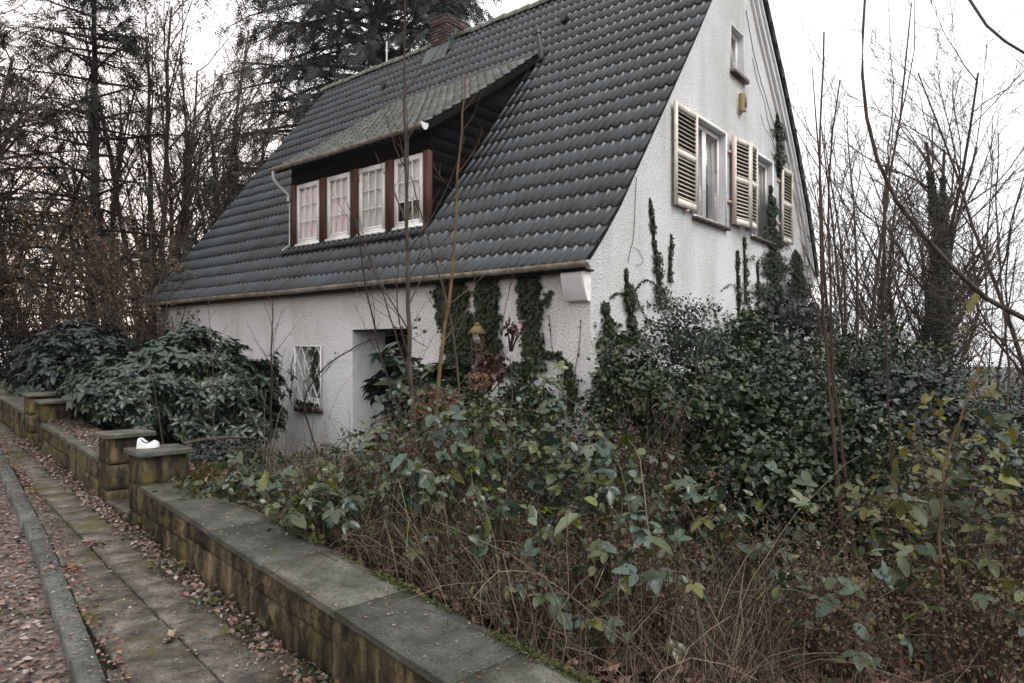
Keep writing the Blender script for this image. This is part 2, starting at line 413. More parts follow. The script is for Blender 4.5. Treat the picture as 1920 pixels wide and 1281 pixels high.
def ivyleaf():
    V = [(0, 0, 0), (-0.45, 0.05, 0.05), (-0.25, 0.35, 0.03), (-0.5, 0.6, 0.04), (-0.15, 0.65, 0.0), (0, 1.0, -0.06), (0.15, 0.65, 0), (0.5, 0.6, 0.04), (0.25, 0.35, 0.03), (0.45, 0.05, 0.05)]
    return np.array(V), np.array([(0, 2, 1), (0, 4, 2), (2, 4, 3), (0, 6, 4), (4, 6, 5), (0, 8, 6), (8, 7, 6), (0, 9, 8)])
def combine(parts):
    V = []; Fc = []; n = 0
    for (v, f), Mx in parts:
        v = v @ np.array(Mx)[:3, :3].T + np.array(Mx)[:3, 3]
        V.append(v); Fc.append(np.asarray(f) + n); n += len(v)
    return np.vstack(V), np.vstack(Fc)
def whorl(n=6, tilt=25, base=None, r=0.05):
    base = base or ovate(0.235, 0.2, 0.4); parts = []
    for i in range(n):
        parts.append((base, Matrix.Rotation(i * 2 * PI / n + 0.3 * (i % 2), 4, 'Z') @ Matrix.Rotation(R(tilt + 12 * ((i * 7) % 3 - 1)), 4, 'X')))
    return combine(parts)      # axis is +Z here
def spray(n=5, w=0.02, l=0.38):
    """needle spray: drooping flat twig of side fingers"""
    V = [(-w, 0, 0), (w, 0, 0), (0, 1, -0.1)]; Fc = [(0, 1, 2)]
    for i in range(n):
        y = 0.08 + 0.8 * i / n; ll = l * (1 - 0.55 * i / n)
        for sgn in (-1, 1):
            k = len(V)
            V += [(0, y, 0), (0, y + 0.09, 0), (sgn * ll, y + ll * 0.75, -0.12 * ll / l - 0.05)]
            Fc.append((k, k + 1, k + 2))
    return np.array(V, float), np.array(Fc)
def maple():
    V = [(0, 0, 0)]; 
    for i in range(10):
        a = PI * (0.12 + 1.76 * i / 9) - PI * 0.5; r = (1.0 if i % 2 else 0.45)
        V.append((r * 0.55 * math.cos(a), 0.45 + 0.55 * r * math.sin(a), 0.10 * ((i * 7) % 4) - 0.1))
    return np.array(V), np.array([(0, i, i + 1) for i in range(1, 10)])
T_OV, T_RH, T_IVY, T_WH, T_SP, T_MA = ovate(), rhomb(), ivyleaf(), whorl(), spray(), maple()

def rand_dirs(r, n, zmin=-1, zmax=1):
    z = r.uniform(zmin, zmax, n); a = r.uniform(0, 2 * PI, n); q = np.sqrt(1 - z * z)
    return np.stack([q * np.cos(a), q * np.sin(a), z], 1)

# ------------------------------------------------------------------ places (metres; the eye is the origin, 1.9 m above the road)
def at(px, Y): return (px - CX) / F * Y
def atz(py, Y): return (HY - py) / F * Y
def P3(px, py, Y): return np.array([at(px, Y), Y, atz(py, Y)])
P1 = np.array([-3.2925, 6.0, -1.217])
WD = np.array([-0.69626, 0.71779, 0.0]); ND = np.array([0.71779, 0.69626, 0.0])
G = 0.048
def wn_xy(w, n): return P1[0] + WD[0] * w + ND[0] * n, P1[1] + WD[1] * w + ND[1] * n
def xy_wn(x, y):
    dx, dy = x - P1[0], y - P1[1]
    return dx * WD[0] + dy * WD[1], dx * ND[0] + dy * ND[1]
def cop(w): return P1[2] + G * np.clip(w, -25, 16)
WALL_H = 0.40
def road_z(w): return cop(w) - WALL_H - 0.09
def gz(x, y):
    w, n = xy_wn(np.asarray(x, float), np.asarray(y, float))
    c = cop(w)
    t = np.clip((n - 0.5) / 3.0, 0, 1); t = t * t * (3 - 2 * t)
    g = (c - 0.14) * (1 - t) + (-1.95) * t
    g = g - 0.26 * np.clip(n - 9.5, 0, 95) - 0.0
    far = road_z(w)
    return np.where(n < 0.22, far, g)
def P2(w, n, z): x, y = wn_xy(w, n); return np.array([x, y, z])

# ------------------------------------------------------------------ ground sheet
ws = np.concatenate([-np.geomspace(1200, 12, 14), np.arange(-9, 14.01, 0.35), np.geomspace(16, 1200, 14)])
ns = np.concatenate([-np.geomspace(1200, 5, 12), np.arange(-4, -0.01, 0.5), [0.1, 0.2, 0.25, 0.45, 0.6, 0.8], np.arange(1.1, 12, 0.4), np.geomspace(13, 1200, 24)])
Wg, Ng = np.meshgrid(ws, ns, indexing='ij')
Xg = P1[0] + WD[0] * Wg + ND[0] * Ng; Yg = P1[1] + WD[1] * Wg + ND[1] * Ng
Zg = gz(Xg, Yg)
rr = rs(3)
Zg = Zg + np.where(Ng > 0.6, rr.uniform(-0.03, 0.03, Zg.shape), 0)
a_, b_ = Wg.shape
idx = np.arange(a_ * b_).reshape(a_, b_)
Fg = np.stack([idx[:-1, :-1], idx[:-1, 1:], idx[1:, 1:], idx[1:, :-1]], -1).reshape(-1, 4)
gmb = MB().add(np.stack([Xg, Yg, Zg], -1).reshape(-1, 3), Fg)
gmb.build('ground', 'soil', kind='structure', smooth=True)

# road sheet 8 mm above the ground sheet, kerb curve from the photograph
def kerb_n(w):    # inner (path side) edge of the kerb
    return np.interp(w, [-14, -4, -2.6, -1.75, 0.22, 1.94, 3.5, 5.54, 9, 14], [-1.9, -1.0, -0.86, -0.79, -0.63, -0.53, -0.44, -0.33, -0.2, -0.1])
rm = MB()
wl_ = np.concatenate([np.arange(-12, 14.01, 0.4), np.geomspace(15, 60, 8)])
rows = []
for w in wl_:
    k = kerb_n(w) - 0.06
    rows.append([P2(w, nn, float(road_z(w)) + 0.008) for nn in (-7.0, -4, -2, float(k))])
Vr = np.array(rows).reshape(-1, 3); nr = 4
ii = np.arange(len(wl_) * nr).reshape(-1, nr)
rm.add(Vr, np.stack([ii[:-1, :-1], ii[1:, :-1], ii[1:, 1:], ii[:-1, 1:]], -1).reshape(-1, 4))
rm.build('road', 'road', kind='structure', smooth=True)

# footpath: bed + slabs
def prism_mesh(poly, z0, z1, name, material, bev=0.008, jitter=0):
    """vertical prism on polygon [(x,y)...] with a small chamfer; z1 list per corner"""
    c = np.mean(poly, axis=0); n = len(poly)
    z1 = np.broadcast_to(z1, (n,)); p = np.asarray(poly)
    inner = p + (c - p) / np.linalg.norm(c - p, axis=1)[:, None] * bev * 1.5
    V = np.vstack([np.c_[p, np.full(n, z0)], np.c_[p, z1 - bev], np.c_[inner, z1]])
    Fq = [[i, (i + 1) % n, n + (i + 1) % n, n + i] for i in range(n)] + [[n + i, n + (i + 1) % n, 2 * n + (i + 1) % n, 2 * n + i] for i in range(n)]
    mb = MB().add(V, Fq); mb.f.append(np.array([[2 * n + i for i in range(n)]]))
    return mb
bed = MB(); Vb = []
for w in np.arange(-9, 14.01, 0.4):
    for nn in (float(kerb_n(w)) - 0.02, 0.03): Vb.append(P2(w, nn, float(cop(w)) - WALL_H - 0.028))
ii = np.arange(len(Vb)).reshape(-1, 2)
bed.add(Vb, np.stack([ii[:-1, 0], ii[1:, 0], ii[1:, 1], ii[:-1, 1]], -1))
footpath = bed.build('footpath', 'joint', kind='structure')
r = rs(11)
bounds = [0.0, -0.42, -0.78, -1.2]      # longitudinal joints
for row in range(3):
    w = -8.6 + 0.13 * row
    while w < 9.5:
        L = r.choice([0.30, 0.36, 0.42]) if row else r.choice([0.24, 0.30, 0.34])
        g = 0.006
        def edge(nn, ww): return max(nn, float(kerb_n(ww)) + 0.008)
        n0a, n0b = edge(bounds[row + 1] + g, w + g), edge(bounds[row + 1] + g, w + L - g)
        n1 = bounds[row] - g
        if n1 - max(n0a, n0b) > 0.05:
            zt = float(cop(w)) - WALL_H + r.uniform(-0.006, 0.006); tl = r.uniform(-0.006, 0.006, 4)
            pl = [wn_xy(w + g, n0a), wn_xy(w + L - g, n0b), wn_xy(w + L - g, n1), wn_xy(w + g, n1)]
            zz = [zt + tl[0], zt + G * L + tl[1], zt + G * L + tl[2], zt + tl[3]]
            prism_mesh(pl, zt - 0.05, zz, 'slab', None).build('slab', 'slab', footpath)
        w += L
# kerb stones
kbed = empty('kerb', P2(0, -0.65, float(road_z(0)))); kbed['kind'] = 'structure'
bpy.context.view_layer.update()
w = -9.0
while w < 12:
    L = 0.62 + r.uniform(-0.02, 0.02)
    g = 0.004
    a0, a1 = float(kerb_n(w)), float(kerb_n(w + L))
    zt = float(cop(w)) - WALL_H + 0.004 + r.uniform(-0.004, 0.004)
    pl = [wn_xy(w + g, a0 - 0.125), wn_xy(w + L - g, a1 - 0.125), wn_xy(w + L - g, a1 - 0.002), wn_xy(w + g, a0 - 0.002)]
    mb = prism_mesh(pl, zt - 0.22, [zt, zt + G * L, zt + G * L, zt], 'x', None, 0.012)
    mb.v = [v - np.array(kbed.location) for v in mb.v]
    mb.build('kerb_stone', 'kerb', kbed)
    w += L

# ------------------------------------------------------------------ garden walls with pillars
def rough_box(a, b, r, amp=0.008, sub=2, M4=None, edge_k=0.45):
    """box with a subdivided, uneven outer surface (pitched stone)"""
    a = np.asarray(a, float); b = np.asarray(b, float); mb = MB(); n = sub + 1
    t = np.linspace(0, 1, n + 1)
    cache = {}
    def pt(i, j, k):
        key = (i, j, k)
        if key not in cache:
            p = a + (b - a) * np.array([t[i], t[j], t[k]])
            out = np.array([(-1 if i == 0 else 1 if i == n else 0), (-1 if j == 0 else 1 if j == n else 0), (-1 if k == 0 else 1 if k == n else 0)], float)
            edge = np.abs(out).sum()
            q = p + out * (r.uniform(-amp, amp) if edge == 1 else -r.uniform(0.0, 1.0) * amp * edge_k)
            cache[key] = (len(cache), q)
        return cache[key][0]
    Fq = []
    for i in range(n):
        for j in range(n):
            Fq += [(pt(i, j, 0), pt(i, j + 1, 0), pt(i + 1, j + 1, 0), pt(i + 1, j, 0)), (pt(i, j, n), pt(i + 1, j, n), pt(i + 1, j + 1, n), pt(i, j + 1, n)),
                   (pt(i, 0, j), pt(i + 1, 0, j), pt(i + 1, 0, j + 1), pt(i, 0, j + 1)), (pt(i, n, j), pt(i, n, j + 1), pt(i + 1, n, j + 1), pt(i + 1, n, j)),
                   (pt(0, i, j), pt(0, i, j + 1), pt(0, i + 1, j + 1), pt(0, i + 1, j)), (pt(n, i, j), pt(n, i + 1, j), pt(n, i + 1, j + 1), pt(n, i, j + 1))]
    V = [q for _, q in sorted(cache.values(), key=lambda z: z[0])]
    if M4 is not None:
        V = np.array(V) @ np.array(M4)[:3, :3].T + np.array(M4)[:3, 3]
    return mb.add(V, Fq)
WROT = math.atan2(WD[1], WD[0])          # local x runs along the wall, local -y points into the garden
def wall_run(w0, w1, label, seed, cw=0.47, stone_rows=2):
    """low retaining wall: core, face stones in courses, coping slabs"""
    r = rs(seed)
    z0 = float(cop(w0)); base = P2(w0, 0, z0 - WALL_H)
    root = empty('garden_wall', base, WROT, label, 'garden wall', 'low stone garden walls along the footpath')
    root['kind'] = 'thing'
    L = w1 - w0
    sh = Matrix(((1, 0, 0, 0), (0, 1, 0, 0), (G, 0, 1, 0), (0, 0, 0, 1)))
    # local y: toward the road is +y ? W rotated by +90 = (-WD.y, WD.x) = -ND -> local +y is the road side
    MB().box((0, -cw + 0.03, -0.15), (L, -0.05, WALL_H - 0.055), sh).build('core', 'joint', root)
    x = 0.0; g = 0.003
    while x < L - 0.02:
        ln = min(r.uniform(0.5, 1.1), L - x)
        if L - x - ln < 0.3: ln = L - x
        hm = r.uniform(0.12, 0.23); split = r.uniform() < 0.75
        rows_ = [(0.0, hm), (hm, WALL_H - 0.05)] if split else [(0.0, WALL_H - 0.05)]
        for k, (h0, h1) in enumerate(rows_):
            m_ = r.uniform(0.35, 0.65) * ln
            for xa, xb in ([(0, m_), (m_, ln)] if (split and r.uniform() < 0.8) or ln > 0.8 else [(0, ln)]):
                rough_box((x + xa + g, -0.12, h0 - (0.12 if k == 0 else 0) + g), (x + xb - g, -0.018 + r.uniform(-0.012, 0.01), h1 - g), r, 0.013, 5, sh).build('stone', 'wallstone', root)
        x += ln
    x = 0.0
    while x < L - 0.02:
        ln = min(r.uniform(0.85, 1.0), L - x)
        if L - x - ln < 0.25: ln = L - x
        g = 0.004; dz = r.uniform(-0.004, 0.004)
        mb = rough_box((x + g, -cw, WALL_H - 0.048 + dz), (x + ln - g, 0.0 + r.uniform(-0.006, 0.004), WALL_H + dz), r, 0.004, 5, sh)
        mb.build('coping_slab', 'coping', root)
        x += ln
    return root
wall_run(-9.0, 0.03, 'long low garden wall with green-grey coping slabs in the foreground beside the footpath', 21)
wall_run(1.5, 4.45, 'low garden wall with leaf-strewn coping between the two pairs of pillars', 22)
wall_run(5.85, 11.0, 'farthest low garden wall running out of the left edge of the picture', 23)
def pillar(w0, w1, top, label, seed, dep=0.44):
    r = rs(seed)
    zb = float(cop((w0 + w1) / 2)) - WALL_H
    root = empty('gate_pillar', P2(w0, 0, zb), WROT, label, 'pillar', 'square stone pillars of the garden gates')
    H = top - zb; L = w1 - w0
    MB().box((0.05, -dep + 0.04, -0.2), (L - 0.05, -0.06, H - 0.06)).build('core', 'joint', root)
    nz_ = max(2, int(round(H / 0.2)))
    hs = np.linspace(-0.15, H - 0.05, nz_ + 1)
    for k in range(nz_):
        off = 0.5 + (0.12 if k % 2 else -0.12)
        xs = [0.02, L * off, L - 0.02]
        for q in range(2):
            g = 0.004
            rough_box((xs[q] + g, -dep + 0.02, hs[k] + g), (xs[q + 1] - g, -0.02 + r.uniform(-0.006, 0.006), hs[k + 1] - g), r, 0.013, 4).build('stone', 'wallstone', root)
    rough_box((-0.03, -dep - 0.02, H - 0.045), (L + 0.03, 0.012, H), r, 0.004, 4).build('cap_stone', 'coping', root)
    return root, P2(w0, 0, top)
CAPZ = -0.915
pillar(0.03, 0.43, -0.925, 'square stone pillar with a slab cap and a white plastic object on top', 31)
pillar(1.13, 1.5, -0.865, 'square stone pillar with empty slab cap just beyond the gate opening', 32)
pillar(4.45, 4.85, -0.71, 'far stone pillar half hidden by overhanging evergreen leaves', 33)
pillar(5.4, 5.85, -0.66, 'farthest stone pillar with a slab cap near the left edge', 34)
# step in the gate opening
st = empty('gate_step', P2(0.43, -0.02, float(cop(0.43)) - WALL_H), WROT, 'mossy stone step in the opening between the two near pillars', 'step')
rough_box((0.01, -0.5, 0.0), (0.69, -0.03, 0.07), rs(5), 0.006, 4).build('step_slab', 'slab', st)

# white plastic thing on the pillar cap (crumpled low box with a hollow)
px_ = P2(0.30, 0.15, -0.925)
wp = MB()
prof = [(-0.085, 0.0), (-0.075, 0.085), (-0.055, 0.10), (-0.02, 0.06), (0.02, 0.045), (0.06, 0.07), (0.085, 0.055), (0.088, 0.0)]
V = []
for yy, sc_, hz in ((-0.05, 0.85, 0.8), (-0.02, 1, 1), (0.02, 1.0, 0.95), (0.05, 0.9, 0.7)):
    V += [(x * sc_ + 0.01 * yy / 0.05, yy, z * hz + (0.004 if i % 2 else 0)) for i, (x, z) in enumerate(prof)]
n_ = len(prof); Fq = []
for k in range(3): Fq += [(k * n_ + i, k * n_ + i + 1, (k + 1) * n_ + i + 1, (k + 1) * n_ + i) for i in range(n_ - 1)]
wp.add(V, Fq); wp.f.append(np.array([list(range(n_))[::-1]])); wp.f.append(np.array([[3 * n_ + i for i in range(n_)]]))
wobj = wp.build('plastic_container', 'lace', loc=tuple(px_), rot=(0, 0, R(8)), label='small crumpled white plastic container left on the near pillar cap', cat='litter')
MB().tube([(-0.055, -0.03, 0.088), (-0.02, -0.035, 0.062), (0.02, -0.035, 0.05), (0.055, -0.03, 0.066)], 0.006, 5).build('dark_seam', 'black', wobj)

# ------------------------------------------------------------------ the house. local x = -t (t runs along the facade away from the near corner), local y = s (depth)
HC = (0.948, 8.2, 0.0)
HROT = math.atan2(-0.630, 0.776)
house = empty('house', (HC[0], HC[1], -1.95), HROT, 'old white rendered house with steep dark tiled roof, dormer and ivy on its walls', 'house'); house['kind'] = 'thing'
HZ = 1.95           # children use eye-level heights; shift by +1.95 into the house frame
hfix = Matrix.Translation((0, 0, HZ))
def hb(mb, name, material, parent=None, smooth=False, **kw):
    """build a house part given in (x=-t, y=s, z above eye)"""
    if parent is None:
        mb.v = [v + np.array([0, 0, HZ]) for v in mb.v]
        return mb.build(name, material, house, smooth, **kw)
    mb.v = [v - np.array(parent['org']) for v in mb.v]
    return mb.build(name, material, parent, smooth, **kw)
def hsub(mb, name, material, org, smooth=False, **kw):
    """part with its own origin (house coordinates) so that sub-parts can hang on it"""
    mb.v = [v - np.array(org) for v in mb.v]
    o = mb.build(name, material, house, smooth, loc=(org[0], org[1], org[2] + HZ), **kw)
    o['org'] = tuple(float(q) for q in org)
    return o
PS = [-.25, .15, .39, .63, .86, 1.3, 2, 3.0, 3.39, 4.92]
PZ = [1.03, 1.416, 1.676, 1.94, 2.236, 2.80, 3.70, 5.0, 5.53, 7.50]
FS = [4.92, 5.7, 6.82, 7.68, 8.5, 9.15]
FZ = [7.50, 6.43, 5.19, 4.12, 2.9, 1.6]
def zr(s): return float(np.interp(s, PS, PZ)) if s <= 4.92 else float(np.interp(s, FS, FZ))
LEN = 12.0; DEP = 9.0; WB = -2.6

def wall_mesh(mb, u0, u1, zb, top, openings, P, inward, thick):
    """vertical wall: P(u, d, z) -> point, d = depth inward. Openings (u0,u1,z0,z1)"""
    us = sorted(set([u0, u1] + [q for o in openings for q in o[:2]] + [q for q in np.arange(u0, u1, 0.5)]))
    for a, b in zip(us, us[1:]):
        holes = sorted([(o[2], o[3]) for o in openings if o[0] <= a + 1e-6 and o[1] >= b - 1e-6])
        z = zb; segs = []
        for h0, h1 in holes: segs.append((z, z, h0, h0)); z = h1
        segs.append((z, z, top(a), top(b)))
        for za0, zb0, za1, zb1 in segs:
            if max(za1 - za0, zb1 - zb0) < 1e-3: continue
            for d in (0, thick):
                mb.add([P(a, d, za0), P(b, d, zb0), P(b, d, zb1), P(a, d, za1)], [(0, 1, 2, 3)])
Pf = lambda u, d, z: (-u, d, z)
Pg = lambda u, d, z: (-d, u, z)
front_open = [(5.405, 6.149, -1.02, 0.035), (3.25, 4.577, -2.6, 0.31)]
mb = MB()
ztop_f = lambda u: 1.14
wall_mesh(mb, 0.0, 11.75, WB, ztop_f, front_open, Pf, 1, 0.3)
gable_open = [(2.93, 4.21, 2.045, 3.615), (5.45, 6.60, 2.065, 3.625), (4.46, 5.06, 4.80, 5.58)]
topg = lambda s: zr(s) - 0.07
wall_mesh(mb, 0.0, DEP, -4.6, topg, gable_open, Pg, 1, 0.3)
# back and left walls
mb.add([(-11.75, 0, -4), (-11.75, DEP, -4), (-11.75, DEP, 1.5), (-11.75, 4.92, 7.3), (-11.75, 0, 1.1)], [(0, 1, 2, 3, 4)])
mb.add([(0, DEP, -4.6), (-11.75, DEP, -4.6), (-11.75, DEP, 1.6), (0, DEP, 1.6)], [(0, 1, 2, 3)])
hb(mb, 'wall', 'stucco')
mb = MB()      # reveals
def reveal(mb, o, P, d):
    u0, u1, z0, z1 = o
    mb.add([P(u0, 0, z0), P(u0, d, z0), P(u0, d, z1), P(u0, 0, z1)], [(0, 1, 2, 3)])
    mb.add([P(u1, 0, z0), P(u1, d, z0), P(u1, d, z1), P(u1, 0, z1)], [(0, 1, 2, 3)])
    mb.add([P(u0, 0, z1), P(u1, 0, z1), P(u1, d, z1), P(u0, d, z1)], [(0, 1, 2, 3)])
    mb.add([P(u0, 0, z0), P(u1, 0, z0), P(u1, d, z0), P(u0, d, z0)], [(0, 1, 2, 3)])
for o, P, d in [(front_open[0], Pf, 0.3), (front_open[1], Pf, 0.72)] + [(o, Pg, 0.3) for o in gable_open]:
    mb = MB(); reveal(mb, o, P, d); hb(mb, 'reveal', 'reveal')
# near-black boards behind the panes, their colour stands in for unlit rooms
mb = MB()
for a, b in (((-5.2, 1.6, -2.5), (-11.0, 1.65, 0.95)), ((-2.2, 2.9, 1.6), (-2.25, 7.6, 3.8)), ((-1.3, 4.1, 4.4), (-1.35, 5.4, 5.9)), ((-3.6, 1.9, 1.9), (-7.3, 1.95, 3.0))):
    hb(MB().box(a, b), 'room_dark_board', 'dark')
# white bead round the gable windows
def frame4(mb, u0, u1, z0, z1, P, d0, d1, w, bottom=True):
    def bx_(a, b, c, e):
        p = [P(a, d0, c), P(b, d0, c), P(b, d0, e), P(a, d0, e)]; q = [P(a, d1, c), P(b, d1, c), P(b, d1, e), P(a, d1, e)]
        mb.add(p + q, [(0, 1, 2, 3), (4, 7, 6, 5), (0, 4, 5, 1), (1, 5, 6, 2), (2, 6, 7, 3), (3, 7, 4, 0)])
    bx_(u0, u0 + w, z0, z1); bx_(u1 - w, u1, z0, z1); bx_(u0 + w, u1 - w, z1 - w, z1)
    if bottom: bx_(u0 + w, u1 - w, z0, z0 + w)
def pbox(mb, P, u0, u1, d0, d1, z0, z1):
    p = [P(u0, d0, z0), P(u1, d0, z0), P(u1, d0, z1), P(u0, d0, z1)]; q = [P(u0, d1, z0), P(u1, d1, z0), P(u1, d1, z1), P(u0, d1, z1)]
    mb.add(p + q, [(0, 1, 2, 3), (4, 7, 6, 5), (0, 4, 5, 1), (1, 5, 6, 2), (2, 6, 7, 3), (3, 7, 4, 0)])

def curtain_mesh(P, u0, u1, z0, z1, d, amp=0.02, waves=9):
    mb = MB(); n = 40; us = np.linspace(u0, u1, n)
    V = []; 
    for i, u in enumerate(us):
        dd = d + amp * math.sin(i / n * waves * 2 * PI) + amp * 0.4 * math.sin(i * 1.7)
        V += [P(u, dd, z0), P(u, dd, z1)]
    mb.add(V, [(2 * i, 2 * i + 2, 2 * i + 3, 2 * i + 1) for i in range(n - 1)])
    return mb
# gable windows: frame > sash bars, panes
for (u0, u1, z0, z1), cur in ((gable_open[0], 1), (gable_open[1], 2)):
    org = Pg((u0 + u1) / 2, 0.18, z0)
    mb = MB(); frame4(mb, u0 + 0.003, u1 - 0.003, z0 + 0.003, z1 - 0.003, Pg, 0.10, 0.135, 0.04)
    um = (u0 + u1) / 2; pbox(mb, Pg, um - 0.022, um + 0.022, 0.097, 0.13, z0 + 0.054, z1 - 0.054)
    w = hsub(mb, 'window', 'whitepaint', org)
    for a, b in ((u0 + 0.044, um - 0.024), (um + 0.024, u1 - 0.044)):
        mb = MB(); frame4(mb, a, b, z0 + 0.046, z1 - 0.046, Pg, 0.092, 0.122, 0.04)
        hb(mb, 'sash', 'whitepaint', w)
        mb = MB(); pbox(mb, Pg, a + 0.041, b - 0.041, 0.106, 0.112, z0 + 0.09, z1 - 0.09)
        hb(mb, 'pane', 'glass', w)
    mb = curtain_mesh(Pg, u1 - 0.26, u1 - 0.05, z0 + 0.05, z1, 0.36, 0.03, 5); hb(mb, 'curtain', 'curtain_grey', w, smooth=True)
    mb = MB(); frame4(mb, u0 - 0.05, u1 + 0.05, z0 - 0.01, z1 + 0.045, Pg, -0.018, 0.0, 0.05, bottom=False)
    hb(mb, 'window_surround', 'whitepaint', w)
    mb = MB()
    nb = 6
    for q in range(nb):
        a = u0 - 0.05 + (u1 - u0 + 0.1) * q / nb; b = u0 - 0.05 + (u1 - u0 + 0.1) * (q + 1) / nb
        pbox(mb, Pg, a + 0.002, b - 0.002, -0.085, 0.12, z0 - 0.055, z0 - 0.004)
    hb(mb, 'window_sill', 'brownsill', w)
# small attic window
u0, u1, z0, z1 = gable_open[2]
mb = MB(); frame4(mb, u0 + 0.003, u1 - 0.003, z0 + 0.003, z1 - 0.003, Pg, 0.10, 0.16, 0.07)
w = hsub(mb, 'window', 'whitepaint', Pg((u0 + u1) / 2, 0.2, z0), label='small attic window with deep reveal')
mb = MB(); pbox(mb, Pg, u0 + 0.064, u1 - 0.064, 0.12, 0.126, z0 + 0.064, z1 - 0.064); hb(mb, 'pane', 'glass', w)
mb = MB(); pbox(mb, Pg, u0 - 0.04, u1 + 0.06, -0.09, 0.19, z0 - 0.075, z0 - 0.004); hb(mb, 'window_sill', 'brownsill', w)
mb = MB(); frame4(mb, u0 - 0.02, u1 + 0.02, z0, z1 + 0.02, Pg, -0.008, 0.0, 0.02, bottom=False); hb(mb, 'window_surround', 'whitepaint', w)

# shutters (louvred), each leaf a part with its slats
def shutter(P, u0, u1, z0, z1, d, label=None):
    """leaf between u0 and u1, standing d in front of the wall"""
    org = P(u0, -d, z0)
    mb = MB(); t = 0.038; fw = 0.062
    def B(a, b, c, e, dd0=0.0, dd1=t): pbox(mb, P, a, b, -d - dd1, -d - dd0, c, e)
    zm = z0 + (z1 - z0) * 0.52
    B(u0, u0 + fw, z0, z1); B(u1 - fw, u1, z0, z1)
    B(u0 + fw, u1 - fw, z0, z0 + 0.10); B(u0 + fw, u1 - fw, z1 - 0.085, z1); B(u0 + fw, u1 - fw, zm - 0.045, zm + 0.045)
    o = hsub(mb, 'shutter', 'cream', org)
    if label: o['label'] = label
    def slat_me():
        m_ = MB(); a, b = u0 + fw, u1 - fw
        prof = [(0.004, 0.018), (-0.002, 0.012), (t - 0.006, -0.018), (t + 0.001, -0.012)]
        V = [np.array(P(a, -d - p, q)) - np.array(P(u0, -d, 0.0)) for p, q in prof] + [np.array(P(b, -d - p, q)) - np.array(P(u0, -d, 0.0)) for p, q in prof]
        m_.add(V, [(0, 1, 2, 3), (4, 7, 6, 5), (0, 4, 5, 1), (1, 5, 6, 2), (2, 6, 7, 3), (3, 7, 4, 0)])
        return m_.mesh('slat', 'cream')
    sm = slat_me()
    mb = MB(); pbox(mb, P, u0 + fw - 0.004, u1 - fw + 0.004, -d + 0.002, -d + 0.008, z0 + 0.02, z1 - 0.02); hb(mb, 'slat_gap_shade', 'brownsill', o)  # added dark sheet, its colour stands in for shade between the slats
    for c, e in ((z0 + 0.10, zm - 0.045), (zm + 0.045, z1 - 0.085)):
        n = int(round((e - c) / 0.066))
        for i in range(n):
            link('slat', sm, o, loc=(0, 0, c + (e - c) * (i + 0.5) / n - z0))
    return o
shutter(Pg, 2.16, 2.925, 2.10, 3.60, 0.05)
# the pair between the windows: one leaf of each window, standing a little off the wall
def Pturn(uh, ang):
    def P(u, d, z):
        a = u - uh
        return (-(d * math.cos(ang) - a * math.sin(ang)) , uh + a * math.cos(ang) + d * math.sin(ang), z)
    return P
Pa = Pturn(4.36, R(7))
shutter(Pa, 4.40, 4.98, 2.13, 3.62, 0.06)
Pb = Pturn(5.43, R(-5))
shutter(Pb, 4.995, 5.43, 2.15, 3.66, 0.09)
shutter(Pg, 7.0, 7.66, 2.15, 3.65, 0.05)
# hinges and hooks
mb = MB()
for u in (4.35, 6.93):
    for z in (2.5, 3.35): pbox(mb, Pg, u - 0.05, u + 0.04, -0.05, 0.0, z - 0.02, z + 0.02)
for u in (2.6,): pbox(mb, Pg, u - 0.03, u + 0.03, -0.08, 0.0, 2.055, 2.085)
hb(mb, 'shutter_hinge', 'pinkpeel')
mb = MB(); pbox(mb, Pturn(4.36, R(7)), 4.375, 4.398, -0.10, -0.055, 2.13, 3.64); hb(mb, 'shutter_post', 'pinkpeel')
# wall lamp
mb = MB()
prof = [(4.76, -0.01), (4.76, -0.09), (4.79, -0.12), (4.89, -0.12), (4.92, -0.09), (4.92, -0.01)]
mb.extrude([Pg(u, d, 4.17) for u, d in prof], (0, 0, 0.30))
lo = hsub(mb, 'wall_lamp', 'lampglass', Pg(4.84, 0, 4.17))
mb = MB(); pbox(mb, Pg, 4.74, 4.94, -0.02, -0.001, 4.14, 4.5); hb(mb, 'lamp_back_plate', 'cream', lo)
mb = MB(); pbox(mb, Pg, 4.80, 4.88, -0.128, -0.121, 4.23, 4.40); hb(mb, 'lamp_window', 'brownsill', lo)

# ground floor window with lattice grille
u0, u1, z0, z1 = front_open[0]
mb = MB(); frame4(mb, u0 + 0.003, u1 - 0.003, z0 + 0.10, z1 - 0.003, Pf, 0.12, 0.18, 0.05)
pbox(mb, Pf, u0 + 0.003, u1 - 0.003, 0.10, 0.18, z0 + 0.003, z0 + 0.098)
w = hsub(mb, 'window', 'whitepaint', Pf((u0 + u1) / 2, 0.15, z0), label='small ground floor window behind a white lattice grille')
mb = MB(); pbox(mb, Pf, u0 + 0.054, u1 - 0.054, 0.14, 0.146, z0 + 0.152, z1 - 0.054); hb(mb, 'pane', 'glass', w)
mb = MB()
for q in range(4):
    a = u0 - 0.03 + (u1 - u0 + 0.06) * q / 4; b = u0 - 0.03 + (u1 - u0 + 0.06) * (q + 1) / 4
    pbox(mb, Pf, a + 0.003, b - 0.003, -0.05, 0.1, z0 - 0.085, z0 - 0.003)
hb(mb, 'window_sill', 'brownsill', w)
mb = MB()
gd = -0.035
frame4(mb, u0 - 0.02, u1 + 0.02, z0 - 0.05, z1 + 0.02, Pf, gd - 0.012, gd + 0.012, 0.02)
hb(mb, 'grille_frame', 'whitepaint', w)
W_, H_ = u1 - u0 + 0.04, z1 - z0 + 0.07
pitch = 0.235; slope = 1.9
